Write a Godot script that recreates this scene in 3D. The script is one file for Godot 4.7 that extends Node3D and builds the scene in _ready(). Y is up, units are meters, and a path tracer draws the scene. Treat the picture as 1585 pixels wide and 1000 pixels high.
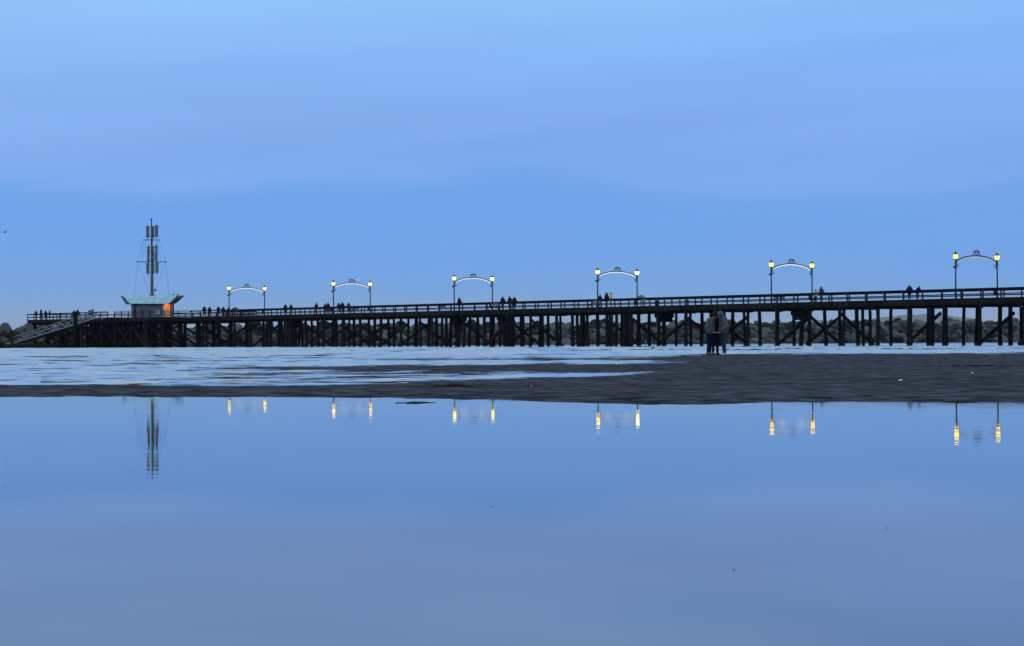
extends Node3D
# A timber pier with lamp arches at blue hour, seen low across a tidal pool.

const U := Vector3(0.6, 0, 0.8)      # along the pier, towards the shore
const V := Vector3(0.8, 0, -0.6)     # across the pier, away from the viewer
const ORIGIN := Vector3(1.33, 0, -304.7)
const PIER_TURN := -0.9272952
const DECK := 5.0
const EYE := 0.47

var counts := {}
var rng := RandomNumberGenerator.new()
var M := {}


# ---------------------------------------------------------------- mesh builder
class MB:
	var v := PackedVector3Array()
	var n := PackedVector3Array()
	var c := PackedColorArray()

	func tri(a: Vector3, b: Vector3, d: Vector3) -> void:   # counter-clockwise seen from outside
		var q := (b - a).cross(d - a).normalized()
		v.append(a); v.append(d); v.append(b)
		n.append(q); n.append(q); n.append(q)

	func quad(a: Vector3, b: Vector3, d: Vector3, e: Vector3) -> void:
		tri(a, b, d)
		tri(a, d, e)

	func hexa(p: Array) -> void:   # 0-3 bottom ring, 4-7 top ring, counter-clockwise from above
		quad(p[3], p[2], p[1], p[0])
		quad(p[4], p[5], p[6], p[7])
		for i in 4:
			var j := (i + 1) % 4
			quad(p[i], p[j], p[j + 4], p[i + 4])

	func box(at: Vector3, s: Vector3, b := Basis()) -> void:
		var h := s * 0.5
		var p := []
		for y in [-1, 1]:
			for q in [[-1, 1], [1, 1], [1, -1], [-1, -1]]:
				p.append(at + b * Vector3(q[0] * h.x, y * h.y, q[1] * h.z))
		hexa(p)

	func bar(a: Vector3, b: Vector3, w: float, h: float) -> void:
		var y := (b - a).normalized()
		var x := Vector3.UP.cross(y)
		x = Vector3.RIGHT if x.length() < 0.01 else x.normalized()
		box((a + b) * 0.5, Vector3(w, (b - a).length(), h), Basis(x, y, x.cross(y)))

	func tube(pts: Array, r: Array, sides := 8, caps := true) -> void:
		var rings := []
		var nor := []
		var x := Vector3.ZERO
		for i in pts.size():
			var t: Vector3 = (pts[mini(i + 1, pts.size() - 1)] - pts[maxi(i - 1, 0)]).normalized()
			if x == Vector3.ZERO:
				x = t.cross(Vector3.RIGHT if absf(t.x) < 0.8 else Vector3.UP)
			x = (x - t * x.dot(t)).normalized()
			var y := t.cross(x)
			var ring := []
			var nr := []
			for k in sides:
				var a := TAU * k / sides
				var d := x * cos(a) + y * sin(a)
				nr.append(d)
				ring.append(pts[i] + d * float(r[mini(i, r.size() - 1)]))
			rings.append(ring)
			nor.append(nr)
		for i in pts.size() - 1:
			for k in sides:
				var j := (k + 1) % sides
				for q in [[i, k], [i + 1, j], [i, j], [i, k], [i + 1, k], [i + 1, j]]:
					v.append(rings[q[0]][q[1]])
					n.append(nor[q[0]][q[1]])
		if caps:
			for k in range(1, sides - 1):
				tri(rings[0][0], rings[0][k + 1], rings[0][k])
				tri(rings[-1][0], rings[-1][k], rings[-1][k + 1])

	func lathe(prof: Array, sides := 12, at := Vector3.ZERO) -> void:   # prof from the bottom up: Vector2(radius, height)
		for i in prof.size() - 1:
			var p: Vector2 = prof[i]
			var q: Vector2 = prof[i + 1]
			var d := (q - p).normalized()
			for k in sides:
				var a := TAU * k / sides
				var b := TAU * (k + 1) / sides
				var e := [Vector3(cos(a), 0, -sin(a)), Vector3(cos(b), 0, -sin(b))]
				var pts := [at + e[0] * p.x + Vector3.UP * p.y, at + e[1] * p.x + Vector3.UP * p.y, at + e[1] * q.x + Vector3.UP * q.y, at + e[0] * q.x + Vector3.UP * q.y]
				var no := [(e[0] * d.y - Vector3.UP * d.x).normalized(), (e[1] * d.y - Vector3.UP * d.x).normalized()]
				for m in [[0, 0], [2, 1], [1, 1], [0, 0], [3, 0], [2, 1]]:
					v.append(pts[m[0]])
					n.append(no[m[1]])

	func add(arr: Array, xf: Transform3D) -> void:   # [verts, normals] of triangles
		var pv: PackedVector3Array = arr[0]
		var pn: PackedVector3Array = arr[1]
		for i in pv.size():
			v.append(xf * pv[i])
			n.append((xf.basis * pn[i]).normalized())

	func mesh(m: Material = null) -> ArrayMesh:
		var a := []
		a.resize(Mesh.ARRAY_MAX)
		a[Mesh.ARRAY_VERTEX] = v
		a[Mesh.ARRAY_NORMAL] = n
		if c.size() == v.size():
			a[Mesh.ARRAY_COLOR] = c
		var r := ArrayMesh.new()
		r.add_surface_from_arrays(Mesh.PRIMITIVE_TRIANGLES, a)
		if m:
			r.surface_set_material(0, m)
		return r


# ---------------------------------------------------------------- helpers
func numbered(called: String, parent: Node) -> String:
	var key := "%d/%s" % [parent.get_instance_id(), called]
	var k: int = counts.get(key, 0)
	counts[key] = k + 1
	return called if k == 0 else "%s_%03d" % [called, k]


func part(called: String, m: Mesh, mat: Material, parent: Node3D, xf := Transform3D()) -> MeshInstance3D:
	var o := MeshInstance3D.new()
	o.name = numbered(called, parent)
	o.mesh = m
	if mat:
		o.material_override = mat
	o.transform = xf
	parent.add_child(o, true)
	return o


func thing(called: String, label: String, category: String, xf := Transform3D(), group := "") -> Node3D:
	var o := Node3D.new()
	o.name = numbered(called, self)
	o.transform = xf
	add_child(o, true)
	o.set_meta("label", label)
	o.set_meta("category", category)
	if group:
		o.set_meta("group", group)
	return o


func tag(o: Node3D, label: String, category: String, group := "") -> void:
	o.set_meta("label", label)
	o.set_meta("category", category)
	if group:
		o.set_meta("group", group)


func struct(called: String, m: Mesh, mat: Material, label: String) -> MeshInstance3D:
	var o := part(called, m, mat, self)
	o.set_meta("kind", "structure")
	o.set_meta("label", label)
	return o


func pier(s: float, v: float, y := 0.0) -> Vector3:
	return ORIGIN + U * s + V * v + Vector3.UP * y


func paint(r: float, g: float, b: float, rough := 0.8, metal := 0.0, spec := 0.35) -> StandardMaterial3D:
	var m := StandardMaterial3D.new()
	m.albedo_color = Color(r, g, b).linear_to_srgb()
	m.roughness = rough
	m.metallic = metal
	m.metallic_specular = spec
	return m


func glow(r: float, g: float, b: float, e: float) -> StandardMaterial3D:
	var m := paint(0.7, 0.65, 0.5, 0.4)
	m.emission_enabled = true
	m.emission = Color(r, g, b).linear_to_srgb()
	m.emission_energy_multiplier = e
	return m


func tone_texture(seed_: int, freq: float, lo: float, hi: float, stretch := 1.0) -> ImageTexture:
	var no := FastNoiseLite.new()
	no.seed = seed_
	no.frequency = freq
	no.fractal_octaves = 4
	var im := no.get_seamless_image(256, 256)
	im.convert(Image.FORMAT_RGB8)
	for y in 256:
		for x in 256:
			var k := lerpf(lo, hi, im.get_pixel(x, y).r)
			im.set_pixel(x, y, Color(k, k, k))
	return ImageTexture.create_from_image(im)


func textured(m: StandardMaterial3D, t: Texture2D, scale: Vector3) -> StandardMaterial3D:
	m.albedo_texture = t
	m.uv1_triplanar = true
	m.uv1_world_triplanar = true
	m.uv1_scale = scale
	return m


func table(xs: Array, ys: Array, x: float) -> float:
	if x <= xs[0]:
		return ys[0]
	for i in range(1, xs.size()):
		if x <= xs[i]:
			return lerpf(ys[i - 1], ys[i], (x - xs[i - 1]) / (xs[i] - xs[i - 1]))
	return ys[-1]


# capsules [a, b, ra, rb] joined with a smooth minimum and meshed as surface nets; returns [verts, normals] of triangles
func nets(bones: Array, cell: float, k: float) -> Array:
	var lo := Vector3.INF
	var hi := -Vector3.INF
	for b in bones:
		var m: float = maxf(b[2], b[3]) + 2.5 * cell + k
		for e in [b[0], b[1]]:
			lo = lo.min(e - Vector3.ONE * m)
			hi = hi.max(e + Vector3.ONE * m)
	var nx := int((hi.x - lo.x) / cell) + 2
	var ny := int((hi.y - lo.y) / cell) + 2
	var nz := int((hi.z - lo.z) / cell) + 2
	var f := PackedFloat32Array()
	f.resize(nx * ny * nz)
	for b in bones:
		var a: Vector3 = b[0]
		var e: Vector3 = b[1]
		var ra: float = b[2]
		var rb: float = b[3]
		var m := maxf(ra, rb) + 4.0 * k
		var p0 := ((a.min(e) - Vector3.ONE * m - lo) / cell).floor()
		var p1 := ((a.max(e) + Vector3.ONE * m - lo) / cell).ceil()
		var d := e - a
		var dd := maxf(d.length_squared(), 1e-9)
		for z in range(maxi(0, int(p0.z)), mini(nz, int(p1.z) + 1)):
			for y in range(maxi(0, int(p0.y)), mini(ny, int(p1.y) + 1)):
				var row := (z * ny + y) * nx
				for x in range(maxi(0, int(p0.x)), mini(nx, int(p1.x) + 1)):
					var p := lo + Vector3(x, y, z) * cell
					var t := clampf((p - a).dot(d) / dd, 0.0, 1.0)
					var di := p.distance_to(a + d * t) - lerpf(ra, rb, t)
					if di < 4.0 * k:
						f[row + x] += exp(-di / k)
	for i in f.size():
		f[i] = log(f[i]) if f[i] > 1e-6 else -14.0
	var ids := PackedInt32Array()
	ids.resize(nx * ny * nz)
	ids.fill(-1)
	var pts := PackedVector3Array()
	var off := [0, 1, nx, nx + 1, nx * ny, nx * ny + 1, nx * ny + nx, nx * ny + nx + 1]
	var edges := [[0, 1], [2, 3], [4, 5], [6, 7], [0, 2], [1, 3], [4, 6], [5, 7], [0, 4], [1, 5], [2, 6], [3, 7]]
	for z in nz - 1:
		for y in ny - 1:
			var base := (z * ny + y) * nx
			for x in nx - 1:
				var at := base + x
				var s := 0
				for o in off:
					if f[at + o] > 0.0:
						s += 1
				if s == 0 or s == 8:
					continue
				var sum := Vector3.ZERO
				var cnt := 0
				for e in edges:
					var g0: float = f[at + off[e[0]]]
					var g1: float = f[at + off[e[1]]]
					if (g0 > 0.0) != (g1 > 0.0):
						var t := g0 / (g0 - g1)
						var c0 := Vector3(e[0] & 1, (e[0] >> 1) & 1, e[0] >> 2)
						var c1 := Vector3(e[1] & 1, (e[1] >> 1) & 1, e[1] >> 2)
						sum += c0.lerp(c1, t)
						cnt += 1
				ids[at] = pts.size()
				pts.append(lo + (Vector3(x, y, z) + sum / cnt) * cell)
	var tris := PackedInt32Array()
	var st := [1, nx, nx * ny]
	for z in range(1, nz - 1):
		for y in range(1, ny - 1):
			var base := (z * ny + y) * nx
			for x in range(1, nx - 1):
				var at := base + x
				var inside := f[at] > 0.0
				for ax in 3:
					if inside != (f[at + st[ax]] > 0.0):
						var s1: int = st[(ax + 1) % 3]
						var s2: int = st[(ax + 2) % 3]
						var q := [ids[at - s1 - s2], ids[at - s2], ids[at], ids[at - s1]]
						if q.min() < 0:
							continue
						if inside:
							for w in [0, 2, 1, 0, 3, 2]:
								tris.append(q[w])
						else:
							for w in [0, 1, 2, 0, 2, 3]:
								tris.append(q[w])
	var nor := PackedVector3Array()
	nor.resize(pts.size())
	for i in range(0, tris.size(), 3):
		var q := (pts[tris[i + 2]] - pts[tris[i]]).cross(pts[tris[i + 1]] - pts[tris[i]])
		for w in 3:
			nor[tris[i + w]] += q
	var ov := PackedVector3Array()
	var on := PackedVector3Array()
	for i in tris:
		ov.append(pts[i])
		on.append(nor[i].normalized())
	return [ov, on]


func as_mesh(arr: Array) -> ArrayMesh:
	var b := MB.new()
	b.v = arr[0]
	b.n = arr[1]
	return b.mesh()


# ---------------------------------------------------------------- scene
func _ready() -> void:
	rng.seed = 41
	camera_sky_light()
	materials()
	water_and_ground()
	hills()
	breakwater()
	build_pier()
	build_hut()
	build_mast()
	gangway()
	lamp_arches()
	deck_furniture()
	people()
	birds_and_bits()


func camera_sky_light() -> void:
	var cam := Camera3D.new()
	cam.name = "camera"
	cam.position = Vector3(0, EYE, 0)
	cam.basis = Basis.from_euler(Vector3(0.00888, 0, 0)) * Basis(Vector3.BACK, -0.0042)
	cam.fov = 16.14
	cam.near = 0.05
	cam.far = 30000.0
	add_child(cam)
	cam.current = true

	var env := Environment.new()
	env.background_mode = Environment.BG_SKY
	env.sky = Sky.new()
	var pano := PanoramaSkyMaterial.new()
	pano.panorama = sky_picture()
	env.sky.sky_material = pano
	env.tonemap_mode = Environment.TONE_MAPPER_LINEAR
	env.tonemap_exposure = 1.0
	env.sdfgi_enabled = true
	env.ssao_enabled = true
	env.ssil_enabled = true
	env.fog_enabled = true
	env.fog_density = 0.00003
	env.fog_light_color = Color(0.86, 0.92, 1.0)
	var we := WorldEnvironment.new()
	we.name = "world_environment"
	we.environment = env
	add_child(we)

	var sun := DirectionalLight3D.new()    # the last glow of an overcast dusk, from behind the viewer
	sun.name = "afterglow"
	sun.light_energy = 0.05
	sun.light_color = Color(0.9, 0.93, 1.0)
	sun.light_angular_distance = 40.0
	sun.rotation_degrees = Vector3(-42, 25, 0)
	sun.shadow_enabled = true
	add_child(sun)


func sky_picture() -> ImageTexture:
	var el := [0.0, 0.6, 1.0, 1.5, 2.1, 2.6, 3.1, 3.7, 4.3, 5.4, 7.0, 8.6, 12.0, 20.0, 35.0, 90.0]
	var col := [[150, 172, 206], [142, 170, 207], [108, 153, 213], [91, 149, 221], [84, 145, 223], [83, 146, 225], [88, 149, 228], [104, 162, 236], [125, 172, 241], [133, 177, 244], [135, 183, 250], [142, 193, 251], [184, 223, 253], [222, 240, 255], [229, 242, 255], [208, 231, 253]]
	var lin := []
	for c in col:
		var q := Color(c[0] / 255.0, c[1] / 255.0, c[2] / 255.0).srgb_to_linear()
		lin.append(Vector3(q.r, q.g, q.b))
	var no := FastNoiseLite.new()
	no.seed = 7
	no.frequency = 1.0
	no.fractal_octaves = 4
	var w := 2048
	var h := 1024
	var data := PackedFloat32Array()
	data.resize(w * h * 3)
	for j in h:
		var e := 90.0 - (j + 0.5) / h * 180.0
		var ee := maxf(e, 0.0)
		var se := sin(deg_to_rad(ee))
		var near := clampf(1.0 - ee / 40.0, 0.0, 1.0)
		for i in w:
			var az := ((i + 0.5) / w - 0.5) * TAU
			var sx := sin(az)
			var c: Vector3 = lin[0]
			if e > 0.0:
				var p := 0.0
				var e2 := ee
				if near > 0.0:
					e2 = maxf(0.0, ee + 1.0 * near * smoothstep(0.8, 3.5, ee) * no.get_noise_3d(sx * 3.4 + 17.0, se * 14.0, cos(az) * 3.4))
					p = no.get_noise_3d(sx * 2.6, se * 32.0 + sx * 3.0, cos(az) * 2.6) * 0.11 * near
				var k := 1
				while k < el.size() - 1 and e2 > el[k]:
					k += 1
				var base: Vector3 = lin[k - 1].lerp(lin[k], clampf((e2 - el[k - 1]) / (el[k] - el[k - 1]), 0.0, 1.0))
				var tilt := 0.2 * tanh(sx * 3.0) * smoothstep(3.0, 9.0, ee) * near
				c = base * (1.0 + p) + Vector3(tilt * 0.9 * base.x + p * 0.05, tilt * 0.5 * base.y, 0.0)
			var at := (j * w + i) * 3
			data[at] = c.x
			data[at + 1] = c.y
			data[at + 2] = c.z
	var im := Image.create_from_data(w, h, false, Image.FORMAT_RGBF, data.to_byte_array())
	return ImageTexture.create_from_image(im)


func materials() -> void:
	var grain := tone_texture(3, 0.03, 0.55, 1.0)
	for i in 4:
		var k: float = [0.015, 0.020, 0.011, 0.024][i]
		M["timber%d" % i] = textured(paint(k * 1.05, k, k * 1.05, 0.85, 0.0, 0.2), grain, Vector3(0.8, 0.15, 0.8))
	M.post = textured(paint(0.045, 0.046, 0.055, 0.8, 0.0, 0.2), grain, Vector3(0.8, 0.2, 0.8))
	M.iron = paint(0.012, 0.012, 0.018, 0.5, 0.3, 0.4)
	M.steel = textured(paint(0.13, 0.17, 0.175, 0.55, 0.3, 0.4), grain, Vector3(0.5, 0.2, 0.5))
	M.panel = paint(0.12, 0.155, 0.16, 0.6)
	M.alu = paint(0.26, 0.28, 0.31, 0.5, 0.5, 0.4)
	var rocktex := tone_texture(11, 0.02, 0.45, 1.0)
	for i in 4:
		var k: Array = [[0.075, 0.092, 0.096], [0.165, 0.182, 0.188], [0.020, 0.024, 0.028], [0.12, 0.118, 0.115]][i]
		M["rock%d" % i] = textured(paint(k[0], k[1], k[2], 0.9, 0.0, 0.25), rocktex, Vector3(0.35, 0.35, 0.35))
	M.lamp = glow(1.0, 0.60, 0.012, 4.5)
	M.lamp_pale = glow(1.0, 0.66, 0.07, 5.0)
	M.lamp_white = glow(1.0, 0.76, 0.16, 8.0)
	M.strip = glow(1.0, 0.92, 0.80, 1.3)
	M.strip_dim = glow(1.0, 0.85, 0.80, 0.45)


func wave_normals(size: int, count: int, lo: float, hi: float, slope: float, spread: float, seed_: int) -> ImageTexture:
	# periodic long-crested ripples: crests run along u; float texture so that faint slopes keep their shape
	var r := RandomNumberGenerator.new()
	r.seed = seed_
	var wx := PackedFloat32Array()
	var wy := PackedFloat32Array()
	var ph := PackedFloat32Array()
	var am := PackedFloat32Array()
	for i in count:
		var ky := roundf(lo * pow(hi / lo, r.randf()))
		var kx := roundf(ky * spread * r.randfn(0.0, 1.0))
		wx.append(kx); wy.append(ky); ph.append(r.randf() * TAU)
		am.append(slope * sqrt(2.0 / count) / sqrt(kx * kx + ky * ky))
	var d := PackedFloat32Array()
	d.resize(size * size * 3)
	for y in size:
		for x in size:
			var sx := 0.0
			var sy := 0.0
			for i in count:
				var c := cos((wx[i] * x + wy[i] * y) * TAU / size + ph[i]) * am[i]
				sx += c * wx[i]
				sy += c * wy[i]
			var q := Vector3(-sx, -sy, 1.0).normalized() * 0.5 + Vector3.ONE * 0.5
			var at := (y * size + x) * 3
			d[at] = q.x
			d[at + 1] = q.y
			d[at + 2] = q.z
	return ImageTexture.create_from_image(Image.create_from_data(size, size, false, Image.FORMAT_RGBF, d.to_byte_array()))


func sheet(cells: Array, tile: float) -> ArrayMesh:   # flat quads [x0, x1, d0, d1, y] with uvs in metres
	var v := PackedVector3Array()
	var n := PackedVector3Array()
	var uv := PackedVector2Array()
	var tg := PackedFloat32Array()
	for q in cells:
		var p := [Vector3(q[0], q[4], -q[2]), Vector3(q[1], q[4], -q[2]), Vector3(q[1], q[4], -q[3]), Vector3(q[0], q[4], -q[3])]
		for i in [0, 2, 1, 0, 3, 2]:
			v.append(p[i])
			n.append(Vector3.UP)
			uv.append(Vector2(p[i].x, -p[i].z) / tile)
			tg.append_array(PackedFloat32Array([1, 0, 0, 1]))
	var a := []
	a.resize(Mesh.ARRAY_MAX)
	a[Mesh.ARRAY_VERTEX] = v
	a[Mesh.ARRAY_NORMAL] = n
	a[Mesh.ARRAY_TEX_UV] = uv
	a[Mesh.ARRAY_TANGENT] = tg
	var r := ArrayMesh.new()
	r.add_surface_from_arrays(Mesh.PRIMITIVE_TRIANGLES, a)
	return r


func water(r: float, g: float, b: float, rough: float, nt: Texture2D, strength: float) -> StandardMaterial3D:
	var m := paint(r, g, b, rough, 0.0, 0.34)
	if nt:
		m.normal_enabled = true
		m.normal_texture = nt
		m.normal_scale = strength
	return m


func water_and_ground() -> void:
	# the still tidal pool in front and the sea behind the sand bar
	var pool_mat := water(0.130, 0.104, 0.082, 0.02, wave_normals(448, 34, 26.0, 110.0, 0.0009, 0.10, 5), 1.0)
	pool_mat.albedo_texture = tone_texture(51, 0.012, 0.6, 1.0)
	pool_mat.uv1_scale = Vector3(3.0, 1.5, 1.0)
	struct("tidal_pool", sheet([[-90, 90, -40, 23, 0.0]], 13.0), pool_mat, "still shallow tidal pool mirroring the blue sky")
	var sea_mat := water(0.018, 0.028, 0.042, 0.10, wave_normals(256, 26, 4.0, 60.0, 0.10, 0.3, 9), 1.0)
	M.sea = sea_mat
	struct("sea", sheet([[-150, 150, 23, 350, -0.07], [-14000, -150, 23, 350, 0.0], [150, 14000, 23, 350, 0.0], [-14000, 14000, 350, 27000, 0.0]], 14.0), sea_mat, "pale rippled sea water between the sand and the pier")
	sea_tiles()
	ripples()
	sand()


func wave_tile(size: float, res: int, count: int, slope: float, shortest: float, seed_: int) -> ArrayMesh:   # a periodic piece of wavy water
	var r := RandomNumberGenerator.new()
	r.seed = seed_
	var w := []
	for i in count:
		var ky := roundf(size / (shortest * pow(4.0, r.randf())))
		var kx := roundf(ky * 0.35 * r.randfn())
		var a := slope * sqrt(2.0 / count) / (TAU * sqrt(kx * kx + ky * ky) / size)
		w.append([kx * TAU / size, ky * TAU / size, r.randf() * TAU, a])
	var v := PackedVector3Array()
	var n := PackedVector3Array()
	var idx := PackedInt32Array()
	for j in res + 1:
		for i in res + 1:
			var x := size * i / res
			var z := size * j / res
			var y := 0.0
			var sx := 0.0
			var sz := 0.0
			for q in w:
				var p: float = q[0] * x + q[1] * z + q[2]
				y += q[3] * sin(p)
				sx += q[3] * q[0] * cos(p)
				sz += q[3] * q[1] * cos(p)
			v.append(Vector3(x, y, z))
			n.append(Vector3(-sx, 1, -sz).normalized())
			if i < res and j < res:
				var at := j * (res + 1) + i
				idx.append_array(PackedInt32Array([at, at + 1, at + res + 1, at + 1, at + res + 2, at + res + 1]))
	var a := []
	a.resize(Mesh.ARRAY_MAX)
	a[Mesh.ARRAY_VERTEX] = v
	a[Mesh.ARRAY_NORMAL] = n
	a[Mesh.ARRAY_INDEX] = idx
	var m := ArrayMesh.new()
	m.add_surface_from_arrays(Mesh.PRIMITIVE_TRIANGLES, a)
	return m


func sea_tiles() -> void:
	var mat := water(0.17, 0.17, 0.17, 0.05, null, 0.0)
	mat.metallic_specular = 0.5
	for zone in [[23.0, 93.0, 0.06, "calm shallow sea water beside the sand", 120, 0.3], [93.0, 353.0, 0.085, "gently waving sea water before the pier", 56, 0.9]]:
		var size := 10.0
		var mm := MultiMesh.new()
		mm.transform_format = MultiMesh.TRANSFORM_3D
		mm.mesh = wave_tile(size, zone[4], 18, zone[2], zone[5], 77)
		var places := []
		var d: float = zone[0]
		while d < zone[1] - 0.1:
			for i in 30:
				places.append(Vector3(-150.0 + i * size, 0.0, -d - size))
			d += size
		mm.instance_count = places.size()
		for i in places.size():
			mm.set_instance_transform(i, Transform3D(Basis(), places[i]))
		var o := MultiMeshInstance3D.new()
		o.name = numbered("sea", self)
		o.multimesh = mm
		o.material_override = mat
		o.set_meta("kind", "structure")
		o.set_meta("label", zone[3])
		add_child(o, true)


func ripples() -> void:
	# low wavelets: gentle back, steep front facing the beach
	var waves := [[-21.0, 95.0, 0.6], [-17.6, 88.3, 1.3], [-14.7, 79.0, 0.7], [-19.6, 109.9, 0.8], [-18.0, 108.5, 1.5], [-14.8, 95.1, 0.9], [-11.4, 75.4, 1.3], [-10.1, 73.1, 0.6], [-12.1, 55.3, 0.7], [-10.5, 51.5, 0.6], [-11.8, 59.6, 0.6], [-9.3, 51.7, 0.7], [-9.5, 56.6, 0.6], [-8.5, 56.2, 0.4], [-8.2, 52.0, 0.4], [-8.6, 39.9, 0.3], [-6.6, 30.4, 0.4], [-7.8, 37.1, 0.7], [-7.0, 40.3, 0.7], [-8.9, 45.0, 0.9], [-12.6, 95.9, 0.8], [-10.1, 79.5, 1.9], [-10.4, 94.2, 0.5], [-9.5, 96.0, 1.3], [-8.2, 100.4, 1.4], [-6.5, 98.9, 0.8], [-6.7, 75.6, 1.7], [-4.4, 72.6, 1.7], [-5.7, 60.6, 0.5]]
	waves.append_array([[-11.1, 137.7, 0.5], [-9.9, 141.7, 0.4], [-6.8, 132.8, 0.5], [-6.7, 138.0, 1.2], [-4.8, 135.8, 0.8], [-2.4, 144.3, 0.7], [-0.8, 142.4, 2.1], [1.9, 133.3, 1.5], [3.9, 136.4, 1.0], [-4.6, 100.2, 1.0], [-2.1, 95.2, 0.5], [-1.3, 100.2, 1.1], [0.5, 104.9, 0.4], [-25.8, 138.5, 1.2], [-28.8, 136.8, 1.6], [-14.2, 69.9, 1.4], [-7.7, 63.9, 1.1], [-8.8, 62.2, 1.2]])
	for x in [7.0, 15.0, 23.5, 31.0, 38.0]:
		waves.append([x, 133.0 + rng.randf_range(-2, 2), 4.6, 1.7])
	for i in 14:
		waves.append([rng.randf_range(8, 40), rng.randf_range(105, 150), rng.randf_range(0.4, 1.2)])
	for i in 40:
		waves.append([rng.randf_range(-70, 70), rng.randf_range(150, 215), rng.randf_range(0.5, 2.0)])
	for i in 55:
		var d := 1657.0 / rng.randf_range(13.5, 41.0)
		waves.append([rng.randf_range(-0.26, -0.06) * d - 1.0, d, rng.randf_range(0.003, 0.014) * d])
	var no := FastNoiseLite.new()
	no.seed = 31
	no.frequency = 0.9
	var b := MB.new()
	for w in waves:
		var half: float = w[2]
		var d0: float = w[1]
		var steps := maxi(10, int(half * 16.0))
		var tilt := rng.randf_range(-0.05, 0.05)
		var high: float = clampf(d0 * 0.00052, 0.018, 0.075) * rng.randf_range(0.6, 1.15) * (w[3] if w.size() > 3 else 1.0)
		var rows := []
		for i in steps + 1:
			var t := float(i) / steps * 2.0 - 1.0
			var x: float = w[0] + t * half
			var env := sqrt(maxf(0.0, 1.0 - t * t)) * (0.65 + 0.7 * no.get_noise_2d(x * 1.4, d0))
			var hh := maxf(0.0, env * high)
			var d := d0 + tilt * t * half * 2.0 + 0.5 * no.get_noise_2d(x * 0.5, d0 + 50.0)
			rows.append([Vector3(x, -0.004, -(d - hh * 0.6)), Vector3(x, hh * 0.75, -(d - 0.05 * hh)), Vector3(x, hh, -(d + hh * 0.5)), Vector3(x, hh * 0.6, -(d + hh * 3.0)), Vector3(x, -0.004, -(d + hh * 8.0))])
		for i in steps:
			for k in 4:
				b.quad(rows[i][k], rows[i + 1][k], rows[i + 1][k + 1], rows[i][k + 1])
	struct("sea_waves", b.mesh(), water(0.022, 0.030, 0.045, 0.08, null, 0.0), "low dark wavelets on the shallow sea")


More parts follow.
